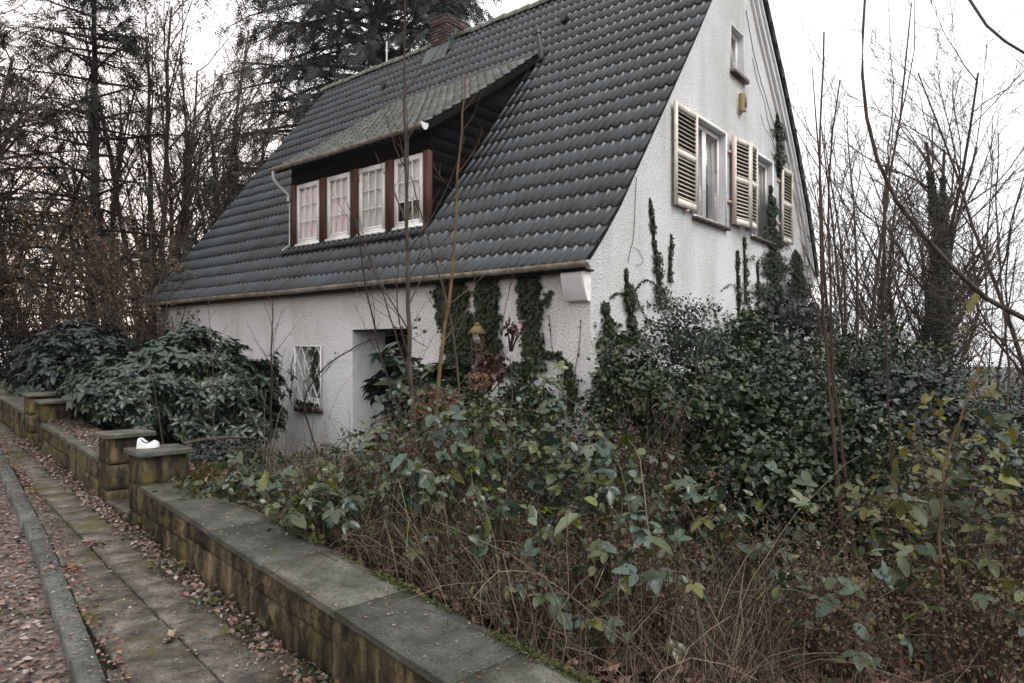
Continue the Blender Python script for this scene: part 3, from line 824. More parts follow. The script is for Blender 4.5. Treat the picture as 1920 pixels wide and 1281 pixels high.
for sg in (1, -1):
    for k in range(-6, 12):
        # line u = k*pitch + sg * (z)/slope
        pts = []
        for zz in np.linspace(0, H_, 60):
            uu = k * pitch + sg * zz / slope + (0 if sg > 0 else 0)
            if 0 <= uu <= W_: pts.append((uu, zz))
        if len(pts) > 3:
            (a, c), (b, e) = pts[0], pts[-1]
            mb = MB().tube([Pf(u0 - 0.02 + a, gd + 0.004 * sg, z0 - 0.05 + c), Pf(u0 - 0.02 + b, gd + 0.004 * sg, z0 - 0.05 + e)], 0.0085, 5)
            hb(mb, 'grille_bar', 'whitepaint', w)

# old wall lantern among the ivy: cap, cage, bracket
lc = np.array([1.70, -0.24]); lt = 1.62
def cone(mb, t, s, z0, z1, r0, r1, k=6):
    V = [(-t + r0 * math.cos(i * 2 * PI / k), s + r0 * math.sin(i * 2 * PI / k), z0) for i in range(k)] + [(-t + r1 * math.cos(i * 2 * PI / k), s + r1 * math.sin(i * 2 * PI / k), z1) for i in range(k)]
    mb.add(V, [(i, (i + 1) % k, k + (i + 1) % k, k + i) for i in range(k)]); mb.f.append(np.array([list(range(k))[::-1]]) + mb.n - 2 * k); mb.f.append(np.array([[k + i for i in range(k)]]) + mb.n - 2 * k)
mb = MB(); cone(mb, lt, -0.24, 0.20, 0.31, 0.145, 0.045); cone(mb, lt, -0.24, 0.311, 0.35, 0.05, 0.02)
lan = hsub(mb, 'wall_lantern', 'brass', (-lt, -0.24, 0.0), label='old yellowed wall lantern half hidden in the ivy')
mb = MB()
for i in range(6):
    a = i * PI / 3; mb.tube([(-lt + 0.105 * math.cos(a), -0.24 + 0.105 * math.sin(a), 0.198), (-lt + 0.075 * math.cos(a), -0.24 + 0.075 * math.sin(a), 0.0)], 0.009, 4)
cone(mb, lt, -0.24, -0.03, -0.001, 0.06, 0.085); hb(mb, 'lantern_cage', 'bark_yellow', lan)
mb = MB(); cone(mb, lt, -0.24, 0.002, 0.196, 0.068, 0.098); hb(mb, 'lantern_glass', 'glass', lan)
mb = MB().tube([(-lt, -0.24, -0.03), (-lt, -0.2, -0.10), (-lt, -0.12, -0.12), (-lt, -0.03, -0.06), (-lt, 0.0, 0.02)], 0.014, 6); hb(mb, 'lantern_bracket', 'zinc', lan)

# door recess: dark door at the back, threshold
mb = MB(); pbox(mb, Pf, 3.255, 4.572, 0.68, 0.72, -1.9, 0.285)
dr = hsub(mb, 'door', 'darkwood', Pf(3.9, 0.68, -1.9))
for k in range(3):
    mb = MB(); pbox(mb, Pf, 3.5, 4.32, 0.665, 0.678, -1.75 + k * 0.68, -1.17 + k * 0.68); hb(mb, 'door_panel', 'darkwood', dr)
mb = MB(); pbox(mb, Pf, 3.34, 3.37, 0.62, 0.68, -0.9, -0.8); hb(mb, 'door_handle', 'zinc', dr)
mb = MB(); pbox(mb, Pf, 3.2, 4.62, -0.1, 0.66, -2.2, -1.9); hb(mb, 'door_step', 'slab')
mb = MB(); pbox(mb, Pf, 3.255, 4.572, 0.006, 0.675, 0.287, 0.306); hb(mb, 'recess_ceiling', 'darkwood')
mb = MB(); pbox(mb, Pf, 4.55, 4.574, 0.40, 0.46, -0.62, -0.55); hb(mb, 'bell_push', 'whitepaint')

# ---- roof: deck, soffits, verge boards
mb = MB()
near = [(s, zr(s) - 0.045) for s in PS]
far_ = [(s, zr(s) - 0.045) for s in FS[1:]]
prof = near + far_
inner = [(s + (0.05 if s < 4.9 else (0 if s == 4.92 else -0.05)), z - 0.06) for s, z in prof]
ring = prof + inner[::-1]
def slab_along(ring, t0, t1, mb):
    n = len(ring); V = [(-t0, s, z) for s, z in ring] + [(-t1, s, z) for s, z in ring]
    mb.add(V, [(i, (i + 1) % n, n + (i + 1) % n, n + i) for i in range(n)])
    m_ = len(prof)
    for b0 in (0, n): mb.add([V[b0 + i] for i in range(n)], [(i, i + 1, n - 2 - i, n - 1 - i) for i in range(m_ - 1)])
slab_along(ring, -0.03, LEN - 0.03, mb)
# sheets on the deck only, cut out where the dormer stands is not needed: the dormer front rises above it
roof = hsub(mb, 'roof', 'deck', (0, 0, 1.0))
mb = MB(); mb.box((0.05, -0.20, 0.93), (-LEN, 0.0, 0.955)); mb.box((0.05, -0.205, 0.93), (-LEN, -0.17, 1.0))
hb(mb, 'eave_soffit', 'soffit')
# white console under the near eave end
prof_c = [(-0.175, 0.925), (-0.165, 0.84), (-0.145, 0.76), (-0.115, 0.68), (-0.075, 0.60), (-0.06, 0.575), (-0.003, 0.575), (-0.003, 0.925)]
mb = MB().extrude([(-0.02, s, z) for s, z in prof_c], (-0.30, 0, 0))
cs = hsub(mb, 'eave_console', 'reveal', (0, 0, 0.6))
prof_d = [(s - 0.008 if s < -0.02 else s, z) for s, z in prof_c]
mb = MB().extrude([(0.008, s, z) for s, z in prof_d], (-0.026, 0, 0)); hb(mb, 'console_trim', 'whitepaint', cs)
# verge boards on the far slope
def strip(ss, o0, o1, e0, e1, name, material):
    mb = MB(); V = []
    for s in ss:
        z = zr(s)
        V += [(e0, s, z + o0), (e1, s, z + o0), (e1, s, z + o1), (e0, s, z + o1)]
    n = len(ss)
    for i in range(n - 1):
        a = 4 * i
        for k in range(4): mb.add([V[a + k], V[a + (k + 1) % 4], V[a + 4 + (k + 1) % 4], V[a + 4 + k]], [(0, 1, 2, 3)])
    hb(mb, name, material)
fs = list(np.linspace(4.95, 9.1, 12))
strip(fs, -0.46, -0.34, 0.004, 0.045, 'verge_board', 'whitepaint')
strip(fs, -0.33, -0.05, 0.004, 0.10, 'verge_soffit', 'reveal')
strip(fs, -0.17, -0.09, 0.104, 0.14, 'verge_board', 'whitepaint')
strip(fs, -0.08, -0.03, 0.0, 0.17, 'verge_lath', 'darkwood')
ns_ = list(np.linspace(-0.2, 4.9, 16))
strip(ns_, -0.075, -0.03, 0.004, 0.05, 'verge_lath', 'darkwood')

# ---- tiles
def tile_mesh(wd, ln, rolls, amp, name, material, lip=0.034, nseg=8):
    V = []; Fq = []
    if rolls == 2:      # flat pans between narrow ribs
        one = [(0.0, 0.9), (0.06, 1.0), (0.13, 0.75), (0.20, 0.22), (0.32, 0.0), (0.62, 0.0), (0.82, 0.12), (0.93, 0.55)]
        us = [((k + u) / 2, h) for k in range(2) for u, h in one] + [(1.0, 0.9)]
    else: us = [(i / nseg, (0.5 + 0.5 * math.cos(2 * PI * i / nseg)) ** 1.6) for i in range(nseg + 1)]
    n = len(us) - 1
    for u, hh in us:
        h = amp * hh; x = u * wd
        V += [(x, 0, h - lip), (x, 0.0, h), (x, ln * 0.5, h), (x, ln, h)]
    for i in range(n):
        a = 4 * i
        Fq += [(a, a + 4, a + 5, a + 1), (a + 1, a + 5, a + 7, a + 3)]
    return MB().add(V, Fq)
def arc_table(S, Z):
    S = np.array(S); Z = np.array(Z); L = np.concatenate([[0], np.cumsum(np.hypot(np.diff(S), np.diff(Z)))])
    return S, Z, L
def frame_at(s, tang, t, z, e=None):
    """matrix: local x along +x house, y up the slope, z normal"""
    ty = np.array([0, tang[0], tang[1]]); tz = np.array([0, -tang[1], tang[0]])
    Mx = Matrix(((1, ty[0], tz[0], -t), (0, ty[1], tz[1], s), (0, ty[2], tz[2], z), (0, 0, 0, 1)))
    return Mx
TW, TE, TL = 0.32, 0.366, 0.43
S_, Z_, L_ = arc_table(PS, PZ)
tm = tile_mesh(TW, TL, 2, 0.036, 'tile', 'tile').mesh('tile', 'tile')
r = rs(77)
tiles = []
ncol = int(round((LEN + 0.12) / TW)); nrow = int(L_[-1] // TE) + 1
for i in range(nrow):
    l0 = i * TE - 0.02
    def at_l(l): return float(np.interp(l, L_, S_)), float(np.interp(l, L_, Z_))
    s0, z0 = at_l(max(l0, 0)); s1, z1 = at_l(min(l0 + TL, L_[-1] - 0.0))
    if l0 < 0: s0 += l0 * 0.7; z0 += l0 * 0.7
    d = np.array([s1 - s0, z1 - z0]); d /= np.linalg.norm(d)
    tilt = R(-3.8); d = np.array([d[0] * math.cos(tilt) - d[1] * math.sin(tilt), d[0] * math.sin(tilt) + d[1] * math.cos(tilt)])
    for j in range(ncol):
        t = -0.12 + TW * (j + 1)
        if 3.6 < t - TW * 0.0 and t < 7.25 and 0.75 < s0 < 3.0: continue
        nx, nzv = -d[1], d[0]
        off = 0.012
        Mx = frame_at(s0 + nx * off, d, t, z0 + nzv * off)
        Mx = Mx @ Matrix.Rotation(r.normal(0, 0.008), 4, 'Z') @ Matrix.Rotation(r.normal(0, 0.006), 4, 'X') @ Matrix.Translation((0, r.normal(0, 0.006), r.uniform(-0.002, 0.004)))
        # clip last row length by scaling
        if l0 + TL > L_[-1]: Mx = Mx @ Matrix.Diagonal((1, max(0.2, (L_[-1] - l0) / TL), 1, 1))
        wp_ = np.array([HC[0] + 0.776 * -t + 0.63 * s0, HC[1] - 0.63 * -t + 0.776 * s0, z0])
        px = CX + F * wp_[0] / wp_[1]; py = HY - F * wp_[2] / wp_[1]
        vis = -40 < px < 1940 and py > -40
        tiles.append((np.linalg.norm(wp_) + (0 if vis else 100), Mx))
tiles.sort(key=lambda q: q[0])
inv = Matrix.Translation((0, 0, -1.0))
for k, (d, Mx) in enumerate(tiles[:300]): link('tile', tm, roof, mat4=inv @ Mx)
tv = np.array([v.co[:] for v in tm.vertices]); tf = np.array([p.vertices[:] for p in tm.polygons])
mb = MB()
for d, Mx in tiles[300:]:
    A = np.array(inv @ Mx); mb.add(tv @ A[:3, :3].T + A[:3, 3], tf)
# far slope: the verge-side columns that show past the gable, plus the rest of the slope
S2, Z2, L2 = arc_table([18.3 - s for s in FS[::-1]], FZ[::-1])
for i in range(int(L2[-1] // TE) + 1):
    l0 = i * TE
    s0, z0 = float(np.interp(l0, L2, S2)), float(np.interp(l0, L2, Z2)); s1, z1 = float(np.interp(min(l0 + TL, L2[-1]), L2, S2)), float(np.interp(min(l0 + TL, L2[-1]), L2, Z2))
    d = np.array([s1 - s0, z1 - z0]); d /= np.linalg.norm(d) + 1e-9
    for j in range(4):
        t = -0.20 + TW * (j + 1)
        Mx = frame_at(s0, d, 0, z0); A = np.array(Mx); V = tv @ A[:3, :3].T + A[:3, 3] + np.array([0, -d[1] * 0.03, d[0] * 0.03])
        V[:, 1] = 18.3 - V[:, 1]; V[:, 0] -= t
        mb.add(V - np.array([0, 0, 1.0]), tf)
mb.build('upper_roof_tiles', 'tile', roof, kind='stuff')
# ridge tiles
def ridge_me():
    mb = MB(); k = 8; V = []
    for y, rad in ((0, 0.125), (0.05, 0.128), (0.38, 0.105), (0.38, 0.105)):
        for i in range(k + 1):
            a = PI * (-0.08 + 1.16 * i / k); V.append((y, math.cos(a) * rad, math.sin(a) * rad))
    n = k + 1
    mb.add(V, [(a * n + i, a * n + i + 1, (a + 1) * n + i + 1, (a + 1) * n + i) for a in range(2) for i in range(k)])
    mb.add([V[i] for i in range(n)] + [(0, 0, -0.02)], [(i, i + 1, n) for i in range(k)])
    return mb.mesh('ridge_tile', 'ridge')
rm_ = ridge_me(); x = 0.14
while x > -LEN:
    o = link('ridge_tile', rm_, roof, loc=(x, 4.92, 6.50 + r.uniform(-0.012, 0.012) - 0.012), rot=(0, 0, PI + r.uniform(-0.02, 0.02)))
    x -= 0.345
# gutter
def half_pipe(pts_x0, pts_x1, s, z, rad, name, material, parent=None, th=0.006):
    mb = MB(); k = 9; V = []
    for x in np.linspace(pts_x0, pts_x1, 14):
        sag = 0.006 * math.sin(x * 1.3)
        for rr_ in (rad, rad - th):
            for i in range(k + 1):
                a = PI + PI * i / k; V.append((x, s + math.cos(a) * rr_, z + math.sin(a) * rr_ + sag))
    n = 2 * (k + 1)
    for a in range(13):
        for i in range(k):
            mb.add([V[a * n + i], V[a * n + i + 1], V[(a + 1) * n + i + 1], V[(a + 1) * n + i]], [(0, 1, 2, 3)])
            j = i + k + 1
            mb.add([V[a * n + j], V[a * n + j + 1], V[(a + 1) * n + j + 1], V[(a + 1) * n + j]], [(0, 1, 2, 3)])
    return hsub(mb, name, material, (pts_x0, s, z), smooth=True)
gut = half_pipe(0.13, -LEN - 0.05, -0.235, 1.03, 0.068, 'gutter', 'zinc')
gut['org'] = (0.13, -0.235, 1.03)
mb = MB(); V = [(0.132, -0.235 + math.cos(PI + PI * i / 10) * 0.072, 1.032 + math.sin(PI + PI * i / 10) * 0.072) for i in range(11)]
mb.extrude(V, (0.03, 0, 0)); hb(mb, 'gutter_end_cap', 'zinc_light', gut)
for k in range(14):
    x = -0.5 - k * 0.82
    V = [(x, -0.235 + math.cos(PI + PI * i / 8) * 0.073, 1.03 + math.sin(PI + PI * i / 8) * 0.073) for i in range(9)]
    m2_ = MB().tube(V, 0.007, 4, cap=False); m2_.tube([(x, -0.162, 1.03), (x, -0.12, 1.10)], 0.007, 4, cap=False)
    hb(m2_, 'gutter_bracket', 'zinc', gut)

# ---- dormer
D0, D1, DS = 3.45, 7.34, 0.66          # right edge t, left edge t, front plane s
DB, DT = 1.97, 3.30
de_s, de_z = 0.40, 3.50                # eave edge of the dormer roof
dt_s, dt_z = 3.47, 5.66                # line where it meets the main roof
def dz(s):
    f = (s - de_s) / (dt_s - de_s)
    return de_z + (dt_z - de_z) * (f * 0.93 + 0.07 * f * f)
for t in (D0, D1 - 0.05):     # boarded cheeks
    mb = MB()
    ss = np.linspace(DS + 0.05, 3.3, 10)
    V = []
    for s in ss: V += [(-t, s, zr(s) - 0.05), (-t, s, max(dz(s) - 0.10, zr(s))), (-t - 0.04, s, zr(s) - 0.05), (-t - 0.04, s, max(dz(s) - 0.10, zr(s)))]
    for i in range(9):
        a = 4 * i
        mb.add(V, [(a, a + 4, a + 5, a + 1), (a + 2, a + 3, a + 7, a + 6)]) if i == 0 else mb.add([V[a], V[a + 4], V[a + 5], V[a + 1], V[a + 2], V[a + 6], V[a + 7], V[a + 3]], [(0, 1, 2, 3), (4, 5, 6, 7)])
    hb(mb, 'dormer_cheek', 'darkwood')
for k in range(12):          # lapped boards on the near cheek
    zb0 = 2.02 + k * 0.2; zb1 = zb0 + 0.205
    pts_lo = [s for s in np.linspace(DS + 0.06, 3.35, 120) if zr(s) + 0.02 < zb1 and dz(s) - 0.11 > zb0]
    if len(pts_lo) < 2: continue
    sA, sB = pts_lo[0], pts_lo[-1]; mb = MB(); V = []
    for s in np.linspace(sA, sB, 10):
        lo, hi = max(zb0, zr(s) + 0.0), min(zb1, dz(s) - 0.11)
        hi = max(hi, lo)
        V += [(-D0 + 0.016, s, lo), (-D0 + 0.008, s, hi), (-D0 + 0.004, s, lo)]
    for i in range(9):
        a = 3 * i; mb.add([V[a], V[a + 3], V[a + 4], V[a + 1], V[a + 2], V[a + 5]], [(0, 1, 2, 3), (4, 5, 1, 0)])
    hb(mb, 'cladding_board', 'darkwood')
# header board, sill board
mb = MB(); mb.box((-D0 + 0.0, DS, 3.19), (-D1, DS + 0.1, 3.52)); hb(mb, 'dormer_header', 'darkwood')
mb = MB(); mb.box((-D0 + 0.03, DS - 0.05, 1.86), (-D1 - 0.06, DS + 0.12, 1.975))
mb.add([(-D0 + 0.05, DS - 0.05, 1.93), (-D1 - 0.1, DS - 0.05, 1.93), (-D1 - 0.1, DS - 0.22, 1.83), (-D0 + 0.05, DS - 0.22, 1.83)], [(0, 1, 2, 3)])
hb(mb, 'dormer_apron', 'deck')
posts = [(7.19, 7.335), (6.215, 6.41), (5.28, 5.48), (4.34, 4.53), (3.455, 3.60)]
for k, (a, b) in enumerate(posts):
    mb = MB().box((-a, DS - 0.015, DB), (-b, DS + 0.13, 3.20)); hb(mb, 'dormer_post', 'brownwood')
wins = [(6.41, 7.19), (5.48, 6.215), (4.53, 5.28), (3.60, 4.34)]
for k, (a, b) in enumerate(wins):
    a += 0.004; b -= 0.004
    org = (-(a + b) / 2, DS, DB)
    mb = MB(); frame4(mb, a, b, DB + 0.02, 3.19, lambda u, d, z: (-u, DS + d, z), 0.015, 0.09, 0.042)
    PD = lambda u, d, z: (-u, DS + d, z)
    w = hsub(mb, 'dormer_window', 'whitepaint', org)
    mb = MB(); pbox(mb, PD, a - 0.0, b, -0.03, 0.012, DB + 0.003, DB + 0.06); hb(mb, 'window_sill', 'whitepaint', w)
    ia, ib, ic, ie = a + 0.045, b - 0.045, DB + 0.065, 3.145
    mb = MB(); frame4(mb, ia, ib, ic, ie, PD, 0.0, 0.05, 0.052)
    pbox(mb, PD, ia + 0.053, ib - 0.053, -0.004, 0.05, ic + 0.053, ic + 0.085)
    hb(mb, 'sash', 'whitepaint', w)
    ga, gb, gc, ge = ia + 0.053, ib - 0.053, ic + 0.086, ie - 0.053
    bars = MB()
    for q in (1, 2):
        uu = ga + (gb - ga) * q / 3; pbox(bars, PD, uu - 0.009, uu + 0.009, 0.006, 0.034, gc, ge)
        zz = gc + (ge - gc) * q / 3
        for c_ in range(3):
            pbox(bars, PD, ga + (gb - ga) * c_ / 3 + 0.0095, ga + (gb - ga) * (c_ + 1) / 3 - 0.0095, 0.008, 0.032, zz - 0.009, zz + 0.009)
    hb(bars, 'glazing_bar', 'whitepaint', w)
    for q in range(3):
        for p in range(3):
            u0_, u1_ = ga + (gb - ga) * q / 3 + 0.004, ga + (gb - ga) * (q + 1) / 3 - 0.004
            z0_, z1_ = gc + (ge - gc) * p / 3 + 0.004, gc + (ge - gc) * (p + 1) / 3 - 0.004
            tl = r.uniform(-0.0015, 0.0015)
            mb = MB().add([PD(u0_, 0.02 + tl, z0_), PD(u1_, 0.02, z0_), PD(u1_, 0.02 - tl, z1_), PD(u0_, 0.02, z1_)], [(0, 1, 2, 3)])
            hb(mb, 'pane', 'glass', w)
    cm = 'curtain' if k < 2 else 'curtain_grey'
    zb_ = gc - 0.02 if k < 3 else gc + 0.33
    mb = curtain_mesh(PD, ga - 0.02, gb + 0.02, zb_, ge + 0.02, 0.065, 0.012, 7); hb(mb, 'curtain', cm, w, smooth=True)
# dormer roof
ss = np.linspace(de_s + 0.02, dt_s, 10)
mb = MB(); V = []
RT0, RT1 = D0 - 0.14, D1 + 0.18
for s in ss:
    z = dz(s) - 0.03
    V += [(-RT0, s, z), (-RT1, s, z), (-RT1, s, z - 0.07), (-RT0, s, z - 0.07)]
for i in range(9):
    a = 4 * i
    for k in range(4): mb.add([V[a + k], V[a + (k + 1) % 4], V[a + 4 + (k + 1) % 4], V[a + 4 + k]], [(0, 1, 2, 3)])
mb.add(V[:4], [(0, 1, 2, 3)])
droof = hsub(mb, 'dormer_roof', 'deck', (-RT0, de_s, de_z))
PTW, PTE, PTL = 0.2, 0.265, 0.33
pm = tile_mesh(PTW, PTL, 1, 0.06, 'pantile', 'pantile', lip=0.055, nseg=10).mesh('pantile', 'pantile')
sd = np.linspace(de_s, dt_s, 30); Ld = np.concatenate([[0], np.cumsum(np.hypot(np.diff(sd), np.diff([dz(q) for q in sd])))])
nc = int((RT1 - RT0) / PTW)
wd_ = (RT1 - RT0) / nc
for i in range(int(Ld[-1] / PTE)):
    l0 = i * PTE - 0.03
    s0 = float(np.interp(l0, Ld, sd)); s1 = float(np.interp(min(l0 + PTL, Ld[-1]), Ld, sd))
    if l0 < 0: s0 -= 0.02
    d = np.array([s1 - s0, dz(s1) - dz(s0)]); d /= np.linalg.norm(d)
    tilt = R(-6.5); d = np.array([d[0] * math.cos(tilt) - d[1] * math.sin(tilt), d[0] * math.sin(tilt) + d[1] * math.cos(tilt)])
    for j in range(nc):
        t = RT0 + wd_ * (j + 1)
        Mx = frame_at(s0, d, t, dz(s0) - 0.008) @ Matrix.Rotation(r.uniform(-0.012, 0.012), 4, 'Z') @ Matrix.Translation((0, r.uniform(-0.008, 0.008), r.uniform(-0.002, 0.004)))
        link('pantile', pm, droof, mat4=Matrix.Translation((RT0, -de_s, -de_z)) @ Mx)
# moss cushions on the dormer tiles
mb = MB(); n = 900
u = r.uniform(RT0, RT1, n); s = r.uniform(de_s, dt_s, n) ** 1.0
pos = np.stack([-u, s, np.array([dz(q) for q in s]) + 0.012], 1)
scatter(mb, T_RH, pos, rand_dirs(r, n, -0.2, 0.4), np.tile([0, -0.4, 1.0], (n, 1)), r.uniform(0.02, 0.06, n))
mb.v = [v - np.array([-RT0, de_s, de_z]) for v in mb.v]
mb.build('moss_cushions', 'mossy', droof, kind='stuff')
mb = MB(); n = 1500       # moss and needles caught in the main roof's courses
kk = r.randint(0, len(tiles), n); pos = []
for q in kk:
    Mx = inv @ tiles[q][1]; pos.append((Mx @ Vector((r.uniform(0, TW), abs(r.normal(0, 0.03)), 0.01)))[:])
scatter(mb, T_RH, np.array(pos), rand_dirs(r, n, -0.3, 0.5), np.tile([0, -0.6, 0.8], (n, 1)) + r.normal(0, 0.3, (n, 3)), r.uniform(0.012, 0.035, n))
mb.build('moss_cushions', 'mossy', roof, kind='stuff')
# edge board of the dormer roof and its gutter
mb = MB(); V = []
for s in np.linspace(de_s + 0.02, 3.44, 12): V += [(-RT0 + 0.012, s, dz(s) - 0.005), (-RT0 + 0.012, s, dz(s) - 0.11), (-RT0 + 0.035, s, dz(s) - 0.11), (-RT0 + 0.035, s, dz(s) - 0.005)]
for i in range(11):
    a = 4 * i
    for k in range(4): mb.add([V[a + k], V[a + (k + 1) % 4], V[a + 4 + (k + 1) % 4], V[a + 4 + k]], [(0, 1, 2, 3)])
hb(mb, 'dormer_verge_board', 'darkwood')
dg = half_pipe(-RT0 + 0.05, -RT1 - 0.05, de_s - 0.045, de_z - 0.0, 0.055, 'dormer_gutter', 'zinc')
mb = MB(); V = [(-RT0 + 0.05, de_s - 0.045 + math.cos(PI + PI * i / 10) * 0.075, de_z + 0.01 + math.sin(PI + PI * i / 10) * 0.11) for i in range(11)]
mb.extrude(V, (0.012, 0, 0)); hb(mb, 'gutter_end_cap', 'lace', dg)
mb = MB().tube([(-RT1 + 0.02, de_s - 0.04, de_z - 0.05), (-RT1 + 0.02, de_s - 0.03, de_z - 0.2), (-RT1 + 0.06, de_s + 0.06, de_z - 0.32), (-RT1 + 0.12, DS - 0.03, de_z - 0.46), (-RT1 + 0.12, DS - 0.03, de_z - 0.60)], 0.036, 9)
hb(mb, 'downpipe_elbow', 'zinc_light', None, smooth=True)
mb = MB().tube([(-D1 - 0.07, DS + 0.0, 3.1), (-D1 - 0.07, DS, 2.05), (-D1 - 0.10, DS - 0.15, 1.92)], 0.012, 6); hb(mb, 'downpipe', 'zinc_light')

# ---- chimney of single bricks
cx0, cx1, cy0, cy1, cz0, cz1 = -7.45, -6.91, 4.56, 5.38, 6.7, 7.97
mb = MB().box((cx0 + 0.012, cy0 + 0.012, cz0), (cx1 - 0.012, cy1 - 0.012, cz1 - 0.03))
ch = hsub(mb, 'chimney', 'mortar', ((cx0 + cx1) / 2, (cy0 + cy1) / 2, cz0))
course = 0.0745; nco = int((cz1 - cz0) / course)
bm_cache = {}
def brick_me(lx, ly):
    k = (round(lx, 3), round(ly, 3))
    if k not in bm_cache: bm_cache[k] = MB().box((-lx / 2, -ly / 2, 0), (lx / 2, ly / 2, 0.064)).mesh('brick', 'brick')
    return bm_cache[k]
for c_ in range(nco):
    z = cz0 + c_ * course
    if z < 6.85: continue
    out_ = 0.02 if c_ in (nco - 2, nco - 3) else 0.0
    W2, D2 = cx1 - cx0, cy1 - cy0
    for face in range(4):
        along = W2 if face % 2 == 0 else D2
        nbk = max(2, int(round(along / 0.21)))
        odd = (c_ + face) % 2
        edges = [0.0] + [along * (q + (0.5 if odd else 0.0)) / nbk for q in range(1 if not odd else 0, nbk)] + [along]
        for e0, e1 in zip(edges, edges[1:]):
            L_b = e1 - e0 - 0.01
            if L_b < 0.04: continue
            m_ = (e0 + e1) / 2; jit = r.uniform(-0.003, 0.003) + out_
            if face == 0: p = (cx0 + m_, cy0 + 0.025 - jit); sz = (L_b, 0.07)
            elif face == 1: p = (cx1 - 0.025 + jit, cy0 + m_); sz = (0.07, L_b)
            elif face == 2: p = (cx0 + m_, cy1 - 0.025 + jit); sz = (L_b, 0.07)
            else: p = (cx0 + 0.025 - jit, cy0 + m_); sz = (0.07, L_b)
            if face in (2, 3) and z < cz1 - 0.2: continue
            link('brick', brick_me(*sz), ch, loc=(p[0] - ch['org'][0], p[1] - ch['org'][1], z - ch['org'][2]))
mb = MB().box((cx0 - 0.01, cy0 - 0.01, cz1 - 0.035), (cx1 + 0.01, cy1 + 0.01, cz1 + 0.01)); hb(mb, 'chimney_cap', 'mortar', ch)
mb = MB()
zf = zr(cy0)
mb.add([(cx0 - 0.12, cy0 - 0.015, zf + 0.22), (cx1 + 0.12, cy0 - 0.015, zf + 0.22), (cx1 + 0.14, cy0 - 0.22, zr(cy0 - 0.22) + 0.06), (cx0 - 0.14, cy0 - 0.22, zr(cy0 - 0.22) + 0.06)], [(0, 1, 2, 3)])
for k in range(3):
    sa, sb = cy0 + k * 0.12, cy0 + (k + 1) * 0.12
    mb.add([(cx1 + 0.012, sa, zr(sa) + 0.02), (cx1 + 0.012, sb, zr(sa) + 0.05), (cx1 + 0.012, sb, zr(sb) + 0.22), (cx1 + 0.012, sa, zr(sb) + 0.2)], [(0, 1, 2, 3)])
    mb.add([(cx1 + 0.012, sa, zr(sa) + 0.05), (cx1 + 0.14, sa, zr(sa) + 0.055), (cx1 + 0.14, sb, zr(sb) + 0.055), (cx1 + 0.012, sb, zr(sb) + 0.05)], [(0, 1, 2, 3)])
hb(mb, 'lead_flashing', 'lead', ch)
# vent pipe, roof vents, aerial stub
mb = MB().tube([(-3.17, 3.30, 5.40), (-3.19, 3.28, 5.60), (-3.28, 3.30, 5.98)], 0.055, 10)
mb.tube([(-3.27, 3.30, 5.94), (-3.29, 3.30, 6.01)], 0.075, 10)
vp = hsub(mb, 'vent_pipe', 'black', (-3.17, 3.3, 5.4))
mb = MB().box((-3.26, 3.22, 5.36), (-3.08, 3.38, 5.44)); hb(mb, 'pipe_collar', 'deck', vp)
for t, s in ((3.19, 4.10), (8.59, 4.10)):
    z = zr(s)
    mb = MB().tube([(-t, s + 0.03, z + 0.0), (-t, s - 0.06, z + 0.07), (-t, s - 0.10, z + 0.07)], [0.10, 0.085, 0.08], 10); hb(mb, 'roof_vent', 'black')
mb = MB().tube([(-9.5, 4.92, 7.45), (-9.5, 4.92, 8.15)], 0.022, 6); hb(mb, 'aerial_mast', 'zinc_light')

# ------------------------------------------------------------------ vegetation tools
def HW(x, y, z): return np.array([HC[0] + 0.776 * x + 0.630 * y, HC[1] - 0.630 * x + 0.776 * y, z])
def fac(px, py, s=0.0):
    """photo point on the facade plane (depth s) -> (t, z)"""
    a = (px - CX) / F; P0 = np.array([HC[0] + 0.63 * s, HC[1] + 0.776 * s])
    Y = (0.63 * P0[0] + 0.776 * P0[1]) / (0.63 * a + 0.776)
    return ((a * Y - P0[0]) * -0.776 + (Y - P0[1]) * 0.63), (HY - py) / F * Y
def gab(px, py):
    a = (px - CX) / F
    Y = (0.776 * HC[0] - 0.63 * HC[1]) / (0.776 * a - 0.63)
    return ((a * Y - HC[0]) * 0.63 + (Y - HC[1]) * 0.776), (HY - py) / F * Y

def batch_tubes(mb, P, Rd, k=3):
    m_, n, _ = P.shape
    if m_ == 0: return
    T = np.gradient(P, axis=1); T = norm(T)
    ref = np.where(np.abs(T[:, :1, 2:3]) < 0.9, np.array([0, 0, 1.0]), np.array([1.0, 0, 0]))
    A = norm(np.cross(T, np.broadcast_to(ref, T.shape))); B = np.cross(T, A)
    an = np.arange(k) * 2 * PI / k
    V = P[:, :, None] + Rd[:, :, None, None] * (A[:, :, None] * np.cos(an)[None, None, :, None] + B[:, :, None] * np.sin(an)[None, None, :, None])
    base = mb.n; mb.v.append(V.reshape(-1, 3)); mb.n += m_ * n * k
    o = np.arange(m_)[:, None, None] * n * k; i = np.arange(n - 1)[None, :, None] * k; j = np.arange(k)[None, None]; j2 = (j + 1) % k
    mb.f.append(np.stack([o + i + j, o + i + j2, o + i + k + j2, o + i + k + j], -1).reshape(-1, 4) + base)

